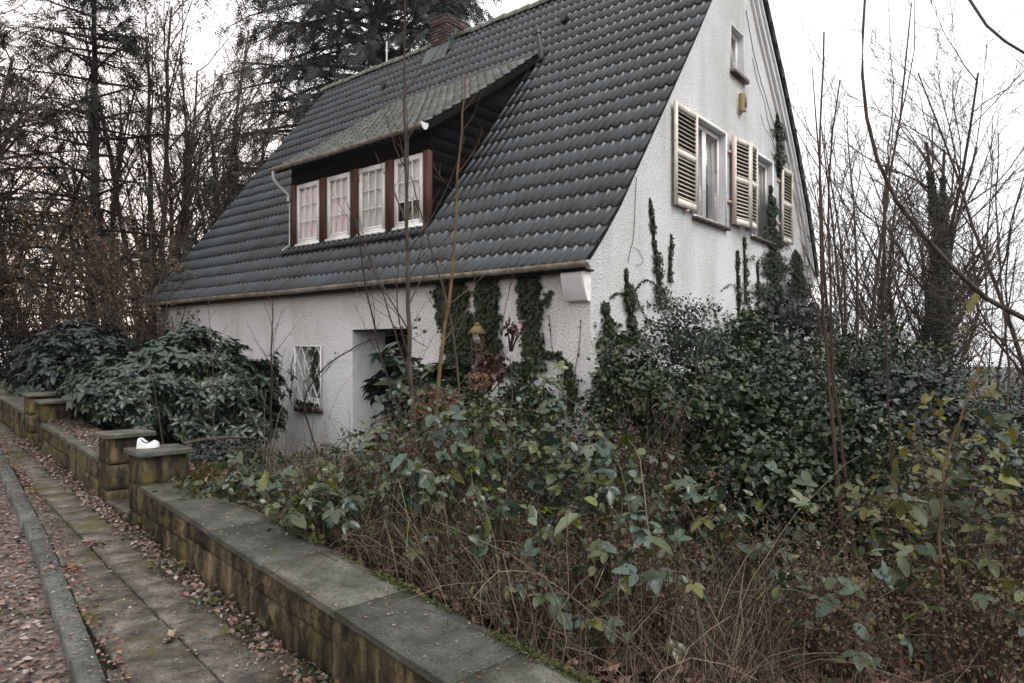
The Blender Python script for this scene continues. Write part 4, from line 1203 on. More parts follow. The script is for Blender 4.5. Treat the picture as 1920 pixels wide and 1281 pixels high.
def integrate(r, p, d, L, n, wig, trop):
    m_ = len(p); out = np.zeros((m_, n, 3)); out[:, 0] = p; d = norm(d); D = np.zeros((m_, n, 3)); D[:, 0] = d
    for i in range(1, n):
        d = norm(d + r.normal(0, wig, (m_, 3)) + np.array([0, 0, trop]))
        out[:, i] = out[:, i - 1] + d * (L / (n - 1))[:, None]; D[:, i] = d
    return out, D
def grow(r, p, d, L, rad, spec):
    """spec: list of dicts per level (n, wig, trop, taper, c, t0, ang, lr, rr)"""
    p, d = np.atleast_2d(np.asarray(p, float)), np.atleast_2d(np.asarray(d, float)); L = np.atleast_1d(np.asarray(L, float)); rad = np.atleast_1d(np.asarray(rad, float))
    levels = []
    for lv, s in enumerate(spec):
        P, D = integrate(r, p, d, L, s['n'], s.get('wig', 0.1), s.get('trop', 0.03))
        t = np.linspace(0, 1, s['n'])[None]
        Rd = rad[:, None] * (1 - s.get('taper', 0.75) * t)
        levels.append((P, Rd, D))
        if lv == len(spec) - 1: break
        c = s['c']; m_ = len(P)
        tt = s.get('t0', 0.25) + (1 - s.get('t0', 0.25)) * (np.arange(c)[None] + r.uniform(0, 1, (m_, c))) / c
        f = tt * (s['n'] - 1); i0 = np.clip(f.astype(int), 0, s['n'] - 2); fr = (f - i0)[..., None]
        mi = np.arange(m_)[:, None]
        pos = P[mi, i0] * (1 - fr) + P[mi, i0 + 1] * fr
        dr = D[mi, i0]
        az = norm(np.cross(dr, r.normal(size=dr.shape)))
        ang = np.radians(s.get('ang', 45) + r.uniform(-12, 12, tt.shape))[..., None]
        nd = dr * np.cos(ang) + az * np.sin(ang)
        if 'flat' in s: nd[..., 2] *= s['flat']
        p = pos.reshape(-1, 3); d = nd.reshape(-1, 3)
        L = ((L[:, None] * s.get('lr', 0.5)) * (1 - s.get('cone', 0.5) * (tt - s.get('t0', 0.25)) / (1 - s.get('t0', 0.25) + 1e-6)) * r.uniform(0.7, 1.2, tt.shape)).reshape(-1)
        rad = (Rd[mi, i0] * s.get('rr', 0.55)).reshape(-1)
        rad = np.maximum(rad, spec[lv + 1].get('rmin', 0.003))
    return levels
def emit(levels, lo, hi, root, name, material, ks=(7, 5, 4, 3, 3), **kw):
    mb = MB(); b = np.array(root.location)
    for i in range(lo, min(hi, len(levels))):
        batch_tubes(mb, levels[i][0] - b, levels[i][1], ks[i])
    if mb.n: return mb.build(name, material, root, smooth=True, **kw)
def leaves_on(r, levels, lv, count, tmpl, size, mb, b, jit=0.05, up=0.6, droop=0.0):
    P, Rd, D = levels[lv]; m_, n, _ = P.shape
    i = r.randint(0, m_, count); f = r.uniform(0.15, 1, count) * (n - 1); i0 = np.clip(f.astype(int), 0, n - 2); fr = (f - i0)[:, None]
    pos = P[i, i0] * (1 - fr) + P[i, i0 + 1] * fr + r.normal(0, jit, (count, 3)) - b
    fwd = norm(D[i, i0] * 0.6 + rand_dirs(r, count) * 0.9 + np.array([0, 0, -droop]))
    scatter(mb, tmpl, pos, fwd, norm(r.normal(0, 0.5, (count, 3)) + np.array([0, 0, up])), size * r.uniform(0.6, 1.25, count))
def base_at(px, Y, dz_=0.0):
    x = at(px, Y); return np.array([x, Y, float(gz(x, Y)) + dz_])

SP_BARE = [dict(n=10, wig=0.05, trop=0.03, taper=0.8, c=12, t0=0.22, ang=38, lr=0.42, rr=0.5, cone=0.45),
           dict(n=7, wig=0.12, trop=0.10, taper=0.75, c=8, t0=0.2, ang=38, lr=0.45, rr=0.55, rmin=0.008),
           dict(n=5, wig=0.14, trop=0.07, taper=0.7, c=6, t0=0.15, ang=38, lr=0.5, rr=0.6, rmin=0.005),
           dict(n=4, wig=0.16, trop=0.05, taper=0.6, c=0, rmin=0.0035)]
def bare_tree(name, label, group, px, Y, H, r0, seed, stems=1, spread=0.25, lean=(0, 0), ivy_h=0.0, ivy_w=0.3, ivy_n=0, brown=0, bark='bark', spec=None, dens=1.0, cat='tree', leafsize=0.07, twig=1.0):
    r = rs(seed); b = base_at(px, Y, -0.1)
    root = empty(name, tuple(b), 0, label, cat, group)
    spec = [dict(s) for s in (spec or SP_BARE)]
    for s in spec: s['c'] = max(1, int(round(s.get('c', 0) * dens))); s['rmin'] = s.get('rmin', 0.003) * twig
    az = np.arange(stems) * 2 * PI / stems + r.uniform(0, 6, stems) * 0.3
    d = np.stack([np.cos(az) * spread * (stems > 1) + lean[0], np.sin(az) * spread * (stems > 1) + lean[1], np.ones(stems)], 1)
    lv = grow(r, b + np.c_[d[:, :2] * 0.3, np.zeros(stems)], d, np.full(stems, H) * r.uniform(0.8, 1.05, stems), np.full(stems, r0), spec)
    P0 = lv[0][0]
    for k in range(stems):
        mb = MB(); batch_tubes(mb, P0[k:k + 1] - b, lv[0][1][k:k + 1], 8); mb.build('trunk', bark, root, smooth=True)
    emit(lv, 1, 9, root, 'crown', bark)
    if brown:
        mb = MB(); leaves_on(r, lv, len(lv) - 1, brown, T_RH, leafsize, mb, b, 0.04, droop=0.4)
        mb.build('withered_foliage', 'brownleaf', root, kind='stuff')
    if ivy_n:
        mb = MB(); n = ivy_n
        k = r.randint(0, stems, n); zf = r.uniform(0, 1, n) ** 0.8 * ivy_h / H
        f = np.clip(zf, 0, 0.985) * (P0.shape[1] - 1); i0 = f.astype(int); fr = (f - i0)[:, None]
        pos = P0[k, i0] * (1 - fr) + P0[k, i0 + 1] * fr
        lump = 0.45 + 0.55 * np.sin(zf * 43 + k + 1.5 * np.sin(r.uniform(0, 6) + zf * 9)) * np.sin(zf * 13 + 2 * k + seed)
        aa = r.uniform(0, 2 * PI, n); rad = ivy_w * (0.35 + 0.65 * r.uniform(0, 1, n) ** 0.5) * (0.4 + np.abs(lump) * 0.9) * (1.05 - zf * H / max(ivy_h, 0.1)) ** 0.9 * r.choice([0.7, 1.0, 1.35], n)
        out = np.stack([np.cos(aa), np.sin(aa), np.zeros(n)], 1)
        scatter(mb, T_RH, pos + out * rad[:, None] - b, norm(out * 0.4 + rand_dirs(r, n) * 0.7 + [0, 0, -0.5]), norm(out + [0, 0, 0.4]), 0.095 * r.uniform(0.6, 1.3, n))
        mb.build('ivy', 'ivy_far', root, kind='stuff')
    return root

def conifer(name, label, group, px, Y, H, R0, seed, material='needle', n_br=150, t_lo=0.12, droop=-0.05, sprays=26, spr=0.5, trunk_r=0.25, taperpow=0.8, drp=0.55):
    r = rs(seed); b = base_at(px, Y, -0.1)
    root = empty(name, tuple(b), 0, label, 'tree', group)
    P = b + np.c_[0.15 * np.sin(np.linspace(0, 3, 12)), 0 * np.linspace(0, 1, 12), np.linspace(0, H, 12)]
    MB().tube(P - b, trunk_r * (1 - 0.9 * np.linspace(0, 1, 12)), 9).build('trunk', 'bark_dark', root, smooth=True)
    t = t_lo + (0.98 - t_lo) * np.sort(r.uniform(0, 1, n_br)); az = np.arange(n_br) * 2.399 + r.uniform(-0.3, 0.3, n_br)
    p0 = b + np.c_[0.15 * np.sin(t * 3), 0 * t, t * H]
    L = R0 * (1 - (t - t_lo) / (1 - t_lo)) ** taperpow * r.uniform(0.65, 1.15, n_br) + 0.2
    d = np.c_[np.cos(az), np.sin(az), r.uniform(-0.1, 0.35, n_br)]
    lv = grow(r, p0, d, L, 0.012 + 0.014 * L, [dict(n=7, wig=0.06, trop=droop, taper=0.85, c=9, t0=0.2, ang=55, lr=0.38, rr=0.5, cone=0.6, flat=0.5), dict(n=4, wig=0.1, trop=-0.12, taper=0.7, rmin=0.006)])
    mb = MB(); batch_tubes(mb, lv[0][0] - b, lv[0][1], 4); batch_tubes(mb, lv[1][0] - b, lv[1][1], 3)
    mb.build('branches', 'bark_dark', root, smooth=True, kind='stuff')
    mb = MB()
    for li, cnt in ((0, n_br * sprays // 4), (1, n_br * sprays)):
        PP, Rd, D = lv[li]; m_, n, _ = PP.shape
        i = r.randint(0, m_, cnt); f = r.uniform(0.12 if li else 0.3, 1, cnt) * (n - 1); i0 = np.clip(f.astype(int), 0, n - 2); fr = (f - i0)[:, None]
        pos = PP[i, i0] * (1 - fr) + PP[i, i0 + 1] * fr - b
        fwd = norm(D[i, i0] + rand_dirs(r, cnt) * 0.45 + [0, 0, -drp])
        scatter(mb, T_SP, pos, fwd, norm(r.normal(0, 0.35, (cnt, 3)) + [0, 0, 1]), spr * r.uniform(0.5, 1.15, cnt))
    mb.build('needles', material, root, kind='stuff')
    return root

def clumps(r, c, rad, n, shell=0.55, zlo=-0.85):
    d = rand_dirs(r, n, zlo, 1.0)
    q = shell + (1 - shell) * r.uniform(0, 1, n) ** 0.6
    lump = 1 + 0.16 * np.sin(d[:, 0] * 5 + c[0] * 3) * np.cos(d[:, 1] * 4 + c[1]) + 0.10 * np.sin(d[:, 2] * 7 + c[0] * 5)
    return c + d * np.asarray(rad) * (q * lump)[:, None], d
def bush(name, label, cat, group, px, Y, hw, top, ry, seed, tmpl, material, size, ncl, nper, crad, up=0.7, stem_mat='bark_dark', base_dz=0.0, parts=0, part_tmpls=None, part_size=1.0, nstem=12, shell=0.5, axisZ=False, low=None, extra=None, zlo=-0.85, stemr=0.009, brown=0):
    """shrub: leaf clumps on a lumpy shell, stems leading to them; nearest leaves are parts of their own"""
    r = rs(seed); b = base_at(px, Y, 0.0); zt = atz(top, Y); zb = b[2] + base_dz if low is None else low
    root = empty(name, (b[0], b[1], zb), 0, label, cat, group); bb = np.array(root.location)
    c = np.array([b[0], b[1], zb + (zt - zb) * 0.45]); rad = np.array([hw / F * Y, ry, (zt - zb) * 0.55])
    cc, dd = clumps(r, c, rad, ncl, shell, zlo)
    cc[:, 2] = np.maximum(cc[:, 2], zb + 0.04)
    # stems
    ns_ = nstem; mb = MB(); k = r.choice(ncl, ns_, replace=nstem > ncl)
    s0 = bb + np.c_[r.uniform(-0.4, 0.4, (ns_, 2)) * rad[:2] * 0.5, np.zeros(ns_) - 0.03]; e0 = cc[k] + (r.normal(0, 0.05, (ns_, 3)) if nstem > ncl else 0)
    t = np.linspace(0, 1, 7)[None, :, None]; mid = (s0 + e0) / 2 + np.c_[r.uniform(-0.12, 0.12, (ns_, 2)), r.uniform(0, 0.25, ns_)] * rad.mean()
    P = (1 - t) ** 2 * s0[:, None] + 2 * t * (1 - t) * mid[:, None] + t ** 2 * e0[:, None]
    batch_tubes(mb, P - bb, np.repeat((stemr * (1 - 0.6 * t[..., 0])), ns_, 0), 5)
    mb.build('stems', stem_mat, root, smooth=True, kind='stuff')
    n = ncl * nper
    i = np.repeat(np.arange(ncl), nper)
    off = rand_dirs(r, n) * (r.uniform(0.25, 1, n) ** 0.5)[:, None] * crad * r.uniform(0.6, 1.4, n)[:, None]
    off[:, 2] *= 0.7
    pos = cc[i] + off; pos[:, 2] = np.maximum(pos[:, 2], zb + 0.01)
    outd = norm(dd[i] * 0.8 + norm(off) * 0.6)
    upv = norm(outd * 0.5 + r.normal(0, 0.35, (n, 3)) + np.array([0, 0, up]))
    fwd = norm(outd * 0.5 + rand_dirs(r, n) * 0.9 + np.array([0, 0, -0.35]))
    sz = size * r.uniform(0.6, 1.25, n)
    pick = np.zeros(n, bool)
    if parts:
        front = -(pos[:, 1] - c[1]) / rad[1] * 0.6 - (np.linalg.norm(pos, axis=1) - np.linalg.norm(c)) * 0.5 + (pos[:, 2] - c[2]) / rad[2] * 0.5 + r.uniform(0, 1.0, n)
        idx_ = np.argsort(-front)[:parts]; pick[idx_] = True
        for q in idx_:
            Fw = fwd[q]; U_ = upv[q]; S = norm(np.cross(Fw, U_)); U2 = np.cross(S, Fw); sc_ = float(part_size * r.uniform(0.7, 1.25))
            Mx = Matrix(((S[0] * sc_, Fw[0] * sc_, U2[0] * sc_, pos[q][0] - bb[0]), (S[1] * sc_, Fw[1] * sc_, U2[1] * sc_, pos[q][1] - bb[1]), (S[2] * sc_, Fw[2] * sc_, U2[2] * sc_, pos[q][2] - bb[2]), (0, 0, 0, 1)))
            link('leaf', part_tmpls[r.randint(len(part_tmpls))], root, mat4=Mx)
    kk = ~pick
    mb = MB()
    if axisZ:   # whorls: template axis is +Z, so map its Z onto the outward direction
        a = norm(outd[kk] + np.array([0, 0, 0.6])); s_ = norm(np.cross(a, r.normal(size=a.shape)))
        scatter(mb, tmpl, pos[kk] - bb, s_, a, sz[kk])
    else:
        scatter(mb, tmpl, pos[kk] - bb, fwd[kk], upv[kk], sz[kk])
    mb.build('foliage', material, root, kind='stuff')
    if brown:
        q = rand_dirs(r, brown, -0.9, 0.9) * rad * (r.uniform(0.1, 1.05, brown) ** 0.5)[:, None] + c; q[:, 2] = np.maximum(q[:, 2], zb + 0.02)
        mb = MB(); scatter(mb, T_RH, q - bb, rand_dirs(r, brown, -1, 0.3), rand_dirs(r, brown), size * 0.5 * r.uniform(0.5, 1.2, brown)); mb.build('withered_foliage', 'brownleaf', root, kind='stuff')
    return root

def cane_field(name, label, pts, seed, material='cane', h=(0.3, 0.9), rad=0.0028, bend=0.35, cat='grass', kindstuff=True):
    """thin dry stems rising from ground points"""
    r = rs(seed); n = len(pts); L = r.uniform(h[0], h[1], n)
    d = norm(np.c_[r.normal(0, bend, (n, 2)), np.ones(n)])
    P, D = integrate(r, pts, d, L, 6, 0.16, -0.10)
    mb = MB(); batch_tubes(mb, P, rad * r.uniform(0.6, 1.5, (n, 1)) * (1 - 0.6 * np.linspace(0, 1, 6))[None], 3)
    return mb.build(name, material, kind='stuff', label=label, cat=cat)

def litter(name, n, wr, nr_, seed, z_of, material, size, label=None, tm_=None, tilt=0.35, lift=0.012, rel=None):
    r = rs(seed); w = r.uniform(*wr, n); nn = nr_[0] + (nr_[1] - nr_[0]) * r.uniform(0, 1, n)
    if rel is not None: nn = kerb_n(w) + rel + nn
    x, y = wn_xy(w, nn); z = z_of(w, nn, x, y)
    up = norm(r.normal(0, tilt, (n, 3)) + [0, 0, 1]); a = r.uniform(0, 2 * PI, n)
    fwd = np.stack([np.cos(a), np.sin(a), r.normal(0, tilt * 0.6, n)], 1)
    mb = MB(); scatter(mb, tm_ or T_RH, np.stack([x, y, z + lift * r.uniform(0.3, 1.6, n)], 1), fwd, up, size * r.uniform(0.35, 1.25, n))
    return mb.build(name, material, kind='stuff', label=label)

# ------------------------------------------------------------------ leaf parts (shared meshes)
def tri_leaf(seed, five=False):
    r = rs(seed); lf = ovate(0.29, 0.16, 0.2); parts = []
    parts.append((lf, Matrix.Translation((0, 0.42, 0)) @ Matrix.Scale(0.62, 4)))
    for sg in (-1, 1):
        parts.append((lf, Matrix.Translation((0, 0.36, 0)) @ Matrix.Rotation(sg * R(68 + r.uniform(-8, 8)), 4, 'Z') @ Matrix.Rotation(R(r.uniform(-15, 10)), 4, 'X') @ Matrix.Scale(0.5, 4)))
    V, Fc = combine(parts)
    st = np.array([(-0.012, 0, 0), (0.012, 0, 0), (0.006, 0.42, 0.0), (-0.006, 0.42, 0)]); n = len(V)
    V = np.vstack([V, st]); Fc = np.vstack([Fc, [(n, n + 1, n + 2), (n, n + 2, n + 3)]])
    return V, Fc
TRI = [tri_leaf(i) for i in range(3)]
OV2 = [ovate(0.28, 0.14, 0.2), ovate(0.36, 0.08, 0.14)]
def part_meshes(tms, material, size):
    out = []
    for V, Fc in tms: out.append(MB().add(V * size, Fc).mesh('leaf', material))
    return out
PM_BR = part_meshes(TRI + [OV2[0]], 'bramble', 0.15) + part_meshes([OV2[1]], 'bramble', 0.085)
PM_YL = part_meshes(TRI + [OV2[0]], 'bramble_y', 0.14) + part_meshes([OV2[1]], 'bramble_y', 0.08)

# ------------------------------------------------------------------ trees on the left, behind the wall and the house
GL = 'trees standing left of the house'
conifer('spruce_tree', 'tall sparse spruce with drooping boughs at the far left, its trunk straight', GL, 168, 17.5, 13.5, 3.1, 101, 'needle2', 100, 0.12, -0.03, 18, 0.46, 0.17, 0.55, 0.4)
conifer('spruce_tree', 'second spruce with low dark boughs cut off by the left edge', GL, -60, 20, 10.5, 4.2, 102, 'needle2', 75, 0.2, -0.02, 17, 0.48, 0.17, 0.6, 0.4)
conifer('fir_tree', 'huge dark fir rising behind the roof ridge and chimney', GL, 700, 27, 23, 7.2, 103, 'needle', 240, 0.33, -0.07, 40, 0.62, 0.3, 0.4, 0.9)
bare_tree('ivy_clad_tree', 'many stemmed bare tree with ivy up its stems left of the roof edge', GL, 292, 19.5, 12.5, 0.12, 111, 5, 0.16, ivy_h=5.5, ivy_w=0.34, ivy_n=9000, brown=4200)
bare_tree('ivy_clad_tree', 'slim ivy wrapped tree close to the left end of the roof', GL, 378, 21, 11.5, 0.12, 112, 3, 0.12, ivy_h=9.0, ivy_w=0.42, ivy_n=9000, brown=3600)
bare_tree('ivy_clad_tree', 'bushy ivy tree rising just above the left slope of the roof', GL, 470, 23, 9.0, 0.13, 113, 3, 0.2, ivy_h=8.6, ivy_w=0.75, ivy_n=15000, brown=6500)
bare_tree('ivy_clad_tree', 'brown leaved tree beside the top left corner of the roof', GL, 545, 25, 9.2, 0.12, 114, 3, 0.25, ivy_h=8.4, ivy_w=0.6, ivy_n=9000, brown=4200)
bare_tree('ivy_clad_tree', 'straight ivy covered trunk behind the tall spruce', GL, 205, 22, 12.0, 0.14, 115, 2, 0.1, ivy_h=10.5, ivy_w=0.42, ivy_n=9000, brown=4200)
bare_tree('bare_tree', 'thin bare tree with upright twigs left of the fir', GL, 430, 26, 14.5, 0.10, 116, 3, 0.25, brown=900)
bare_tree('bare_tree', 'slender bare tree between the fir and the ivy clad stems', GL, 610, 30, 14.0, 0.09, 117, 2, 0.25, brown=600)
bare_tree('bare_tree', 'bare tree with withered leaves near the left edge behind the hedge', GL, 60, 21, 8.5, 0.12, 118, 3, 0.3, brown=4200)
bare_tree('bare_tree', 'bare tree with forked trunk left of the tall spruce', GL, 115, 24, 8.5, 0.12, 119, 2, 0.35, brown=3600)
GS = 'leafless shrubs behind the rhododendrons'
SP_SHR = [dict(n=8, wig=0.09, trop=0.05, taper=0.7, c=8, t0=0.2, ang=34, lr=0.42, rr=0.6), dict(n=6, wig=0.14, trop=0.05, taper=0.7, c=5, t0=0.2, ang=40, lr=0.5, rr=0.65, rmin=0.006), dict(n=4, wig=0.2, trop=0.02, taper=0.5, rmin=0.0045)]
for k, (px, Y, H, br, lb) in enumerate([(40, 17.5, 4.4, 2600, 'russet thicket above the dark hedge at the left edge'), (130, 16.5, 4.6, 2800, 'tangled shrub with brown leaves under the tall spruce'), (215, 15.5, 4.6, 3000, 'dense brown thicket above the farther rhododendron'), (275, 16.0, 4.8, 3000, 'tall twiggy shrub with brown leaves before the many stemmed tree'), (300, 15.0, 3.4, 1200, 'red brown shrub overlapping the left end of the eaves'), (350, 20.5, 5.6, 2200, 'thicket of twigs seen just over the lower left roof edge')]):
    bare_tree('leafless_shrub', lb, GS, px, Y, H, 0.03, 130 + k, 9, 0.34, brown=int(br * 0.9), bark='twig_brown', spec=SP_SHR, cat='shrub', leafsize=0.085, ivy_h=1.8, ivy_w=0.5, ivy_n=600)

# ------------------------------------------------------------------ trees on the right
GR = 'bare trees right of the house'
SP_FAN = [dict(n=10, wig=0.04, trop=0.05, taper=0.8, c=9, t0=0.15, ang=24, lr=0.5, rr=0.5, cone=0.4), dict(n=7, wig=0.08, trop=0.08, taper=0.75, c=6, t0=0.25, ang=28, lr=0.45, rr=0.55, rmin=0.006), dict(n=5, wig=0.1, trop=0.04, taper=0.7, c=4, t0=0.2, ang=32, lr=0.5, rr=0.6, rmin=0.004), dict(n=4, wig=0.12, trop=0.02, taper=0.6, rmin=0.003)]
bare_tree('bare_tree', 'many stemmed bare tree beside the gable with upright whippy branches', GR, 1600, 13.5, 9.0, 0.05, 141, 5, 0.10, bark='bark', spec=SP_FAN, dens=0.8)
bare_tree('bare_tree', 'round crowned bare tree on a thick ivy patched trunk right of the gable', GR, 1700, 24, 15.0, 0.13, 142, 4, 0.15, ivy_h=10.5, ivy_w=0.6, ivy_n=9000, spec=SP_BARE, dens=1.25, twig=2.0)
bare_tree('ivy_clad_tree', 'ivy smothered trunk like a green column right of the bare tree', GR, 1785, 22, 13.6, 0.2, 143, 2, 0.07, ivy_h=12.6, ivy_w=0.9, ivy_n=20000, dens=0.9, twig=1.6)
bare_tree('bare_tree', 'bare tree reaching in from the top right corner', GR, 1985, 17, 12.5, 0.075, 144, 3, 0.3, (-0.08, 0), twig=1.5)
bare_tree('bare_tree', 'spreading bare tree near the right edge beyond the ivy column', GR, 1880, 26, 14.5, 0.09, 145, 3, 0.35, ivy_h=7, ivy_w=0.4, ivy_n=3000, twig=1.6)
GV = 'distant thin trees on the slope'
for k, (px, Y, H, iv, lb) in enumerate([(1600, 30, 13, 3000, 'small distant bare tree right behind the many stemmed tree'), (1740, 36, 16, 2000, 'distant bare tree between the round crown and the ivy column'), (1835, 32, 14, 3000, 'distant tree with low ivy right of the green column'), (1910, 34, 15, 3000, 'distant bare tree at the right edge'), (1560, 26, 11.5, 3500, 'dark distant tree behind the corner of the gable')]):
    bare_tree('bare_tree', lb, GV, px, Y, H, 0.06, 150 + k, 3, 0.25, ivy_h=5, ivy_w=0.55, ivy_n=iv, dens=1.0, twig=2.2)
# the tree outside the right edge whose long arching branch crosses the view
r = rs(160); bt = base_at(2080, 5.2, -0.1)
troot = empty('bare_tree', tuple(bt), 0, 'tree outside the right edge whose long arching branch sweeps across the right side', 'tree', GR)
MB().tube([(0, 0, 0), (0.02, 0.02, 1.2), (-0.02, 0.05, 2.6), (0.1, 0.1, 5)], [0.11, 0.09, 0.075, 0.04], 9).build('trunk', 'bark', troot, smooth=True)
def pixline(pts, b): return np.array([P3(x, y, Y) for x, y, Y in pts]) - b
arch = pixline([(2080, 640, 5.2), (1990, 628, 5.1), (1920, 597, 5.0), (1850, 560, 4.9), (1790, 505, 4.9), (1730, 440, 4.85), (1680, 375, 4.8), (1645, 300, 4.8), (1625, 220, 4.8), (1617, 140, 4.8), (1618, 60, 4.8), (1624, -40, 4.8)], bt)
mb = MB().tube(arch, np.linspace(0.022, 0.008, 12), 7)
mb.build('branch', 'bark', troot, smooth=True)
for a_pts, r0 in (([(1850, 560, 4.9), (1848, 500, 4.9), (1853, 420, 4.9), (1862, 300, 4.9)], 0.008), ([(1850, 560, 4.9), (1760, 545, 4.9), (1700, 510, 4.9), (1640, 450, 4.9)], 0.007), ([(1730, 440, 4.85), (1690, 440, 4.8), (1655, 425, 4.8), (1605, 420, 4.8)], 0.006), ([(1680, 375, 4.8), (1740, 330, 4.8), (1800, 330, 4.8)], 0.005), ([(1990, 628, 5.1), (1900, 640, 5.0), (1840, 625, 5.0), (1780, 590, 5.0), (1735, 530, 5.0)], 0.008)):
    A = pixline(a_pts, bt); d0 = norm(A[-1] - A[-2])
    mb = MB().tube(A, np.linspace(r0, r0 * 0.4, len(A)), 5)
    lv = grow(r, A + bt, np.tile(d0, (len(A), 1)) + r.normal(0, 0.5, (len(A), 3)), np.full(len(A), 0.4), np.full(len(A), 0.004), [dict(n=5, wig=0.12, trop=0.03, c=3, t0=0.3, ang=40, lr=0.5, rr=0.7), dict(n=4, wig=0.12, rmin=0.002)])
    for l_ in lv: batch_tubes(mb, l_[0] - bt, l_[1], 3)
    mb.build('twig', 'bark', troot, smooth=True)
# more trees right of the frame: they stand in the reflections of the gable windows
for k, (x, y, H) in enumerate([(15.5, 13.0, 12), (18.5, 15.5, 14), (16.5, 15.0, 12), (21.0, 18.0, 15)]):
    bare_tree('bare_tree', 'bare tree on the slope outside the right edge, %s' % ['nearest to the house', 'second from the house', 'behind the nearest one', 'farthest down the slope'][k], 'trees on the slope right of the frame', CX + F * x / y, y, H, 0.11, 190 + k, 3, 0.14, ivy_h=H * 0.6, ivy_w=0.5, ivy_n=5000)
# black cable, top right
mb = MB().tube([P3(1700, -190, 6.5), P3(1780, -60, 6.3), P3(1815, -5, 6.2), P3(1850, 48, 6.1), P3(1885, 78, 6.0), P3(1935, 108, 5.9), P3(2200, 190, 5.5)], 0.013, 6)
mb.build('overhead_cable', 'cable', label='black cable hanging across the top right corner', cat='cable', smooth=True)

# trees across the road and left of the frame: they stand in the dormer panes' reflections
for k, (x, y, H) in enumerate([(-15, 11, 11), (-17, 14.5, 12), (-20, 9, 13), (-14, 16.5, 10), (-23, 13, 13), (-19, 18, 12), (-13.5, 13.2, 8)]):
    bare_tree('bare_tree', 'ivy clad tree beyond the left edge, %s' % ['nearest of its row', 'tall one in the middle of its row', 'tallest one close to the road', 'low one beside the hedge', 'farthest one of its row', 'one behind the spruces', 'short one in front of its row'][k], 'trees across the road', CX + F * x / y, y, H, 0.16, 180 + k, 3, 0.25, ivy_h=H * 0.8, ivy_w=0.7, ivy_n=7000, brown=3000)

# ------------------------------------------------------------------ evergreen shrubs on the left
bush('dark_hedge', 'dark clipped hedge at the left edge behind the farthest pillars', 'hedge', 'hedges and rhododendrons left of the house', 20, 18, 150, 618, 1.6, 201, T_RH, 'hedge', 0.10, 260, 55, 0.42, shell=0.7)
bush('rhododendron', 'farther rhododendron in shade between pillars and big bush', 'shrub', 'hedges and rhododendrons left of the house', 165, 13.2, 92, 618, 1.3, 202, T_WH, 'hedge', 0.15, 150, 9, 0.30, axisZ=True, shell=0.6)
bush('rhododendron', 'large rhododendron with glossy whorled leaves before the left end of the house', 'shrub', 'hedges and rhododendrons left of the house', 345, 10.6, 165, 628, 1.25, 203, T_WH, 'rhodo', 0.135, 300, 8, 0.2, axisZ=True, shell=0.62, low=-1.5, zlo=-0.55, nstem=26, stemr=0.014)
bush('rhododendron', 'lower leaning lobe of rhododendron above the middle garden wall', 'shrub', 'hedges and rhododendrons left of the house', 245, 9.6, 82, 690, 0.7, 204, T_WH, 'rhodo', 0.135, 110, 8, 0.2, axisZ=True, shell=0.6, low=-1.15, zlo=-0.5)
bush('rhododendron', 'rhododendron lobe touching the white facade left of the small window', 'shrub', 'hedges and rhododendrons left of the house', 455, 10.6, 52, 690, 0.6, 205, T_WH, 'rhodo', 0.135, 90, 8, 0.2, axisZ=True, shell=0.55, low=-1.6, zlo=-0.7)
bush('evergreen_shrub', 'dark low shrub in the shade behind the two near pillars', 'shrub', None, 395, 8.4, 95, 838, 0.55, 206, T_RH, 'hedge', 0.07, 90, 34, 0.15, shell=0.3)
bush('evergreen_shrub', 'ground ivy mound between the near pillar and the facade', 'shrub', None, 470, 8.0, 90, 868, 0.5, 207, T_RH, 'evergreen', 0.06, 80, 34, 0.14, shell=0.3, brown=300)
# dead branch lying behind the near pillar
bq = P3(345, 832, 7.4)
mb = MB().tube([np.zeros(3), P3(385, 824, 7.5) - bq, P3(430, 820, 7.6) - bq, P3(480, 822, 7.7) - bq], [0.022, 0.02, 0.017, 0.012], 7)
mb.tube([P3(400, 823, 7.5) - bq, P3(440, 840, 7.5) - bq, P3(475, 838, 7.5) - bq], [0.012, 0.01, 0.006], 5)
mb.tube([P3(352, 830, 7.4) - bq, P3(347, 910, 7.4) - bq], [0.02, 0.03], 6)
mb.build('fallen_branch', 'bark', loc=tuple(bq), label='grey dead branch leaning behind the near gate pillar', cat='branch', smooth=True)

# ------------------------------------------------------------------ evergreen thicket in front of the gable (right)
GE = 'dark evergreen shrubs before the gable wall'
EV = [(1175, 7.6, 72, 640, 0.6, 'evergreen shrub at the near corner of the house under the ivy'),
      (1290, 8.3, 100, 548, 0.7, 'tall evergreen shrub against the gable wall below the shuttered window'),
      (1395, 8.9, 88, 590, 0.75, 'evergreen shrub in the middle of the gable thicket'),
      (1480, 10.2, 90, 555, 0.8, 'evergreen shrub at the far end of the gable wall'),
      (1330, 6.9, 130, 665, 0.8, 'broad dark shrub in front of the gable thicket'),
      (1470, 7.6, 110, 640, 0.8, 'rounded glossy shrub below the bare stems'),
      (1590, 8.6, 120, 625, 0.9, 'glossy leaved shrub right of the gable'),
      (1690, 7.6, 120, 700, 0.8, 'low dark shrub right of the thin saplings'),
      (1580, 6.2, 120, 745, 0.7, 'shrub with small shiny leaves behind the near saplings'),
      (1800, 9.0, 130, 735, 0.9, 'evergreen shrub toward the right edge'),
      (1440, 5.9, 110, 800, 0.6, 'small dark shrub above the leaf litter'),
      (1910, 11, 130, 745, 1.2, 'farther shrub cut off by the right edge'),
      (1640, 12.5, 140, 640, 1.2, 'dark undergrowth at the foot of the bare trees'),
      (1760, 15, 160, 668, 1.5, 'undergrowth around the trunks of the ivy trees')]
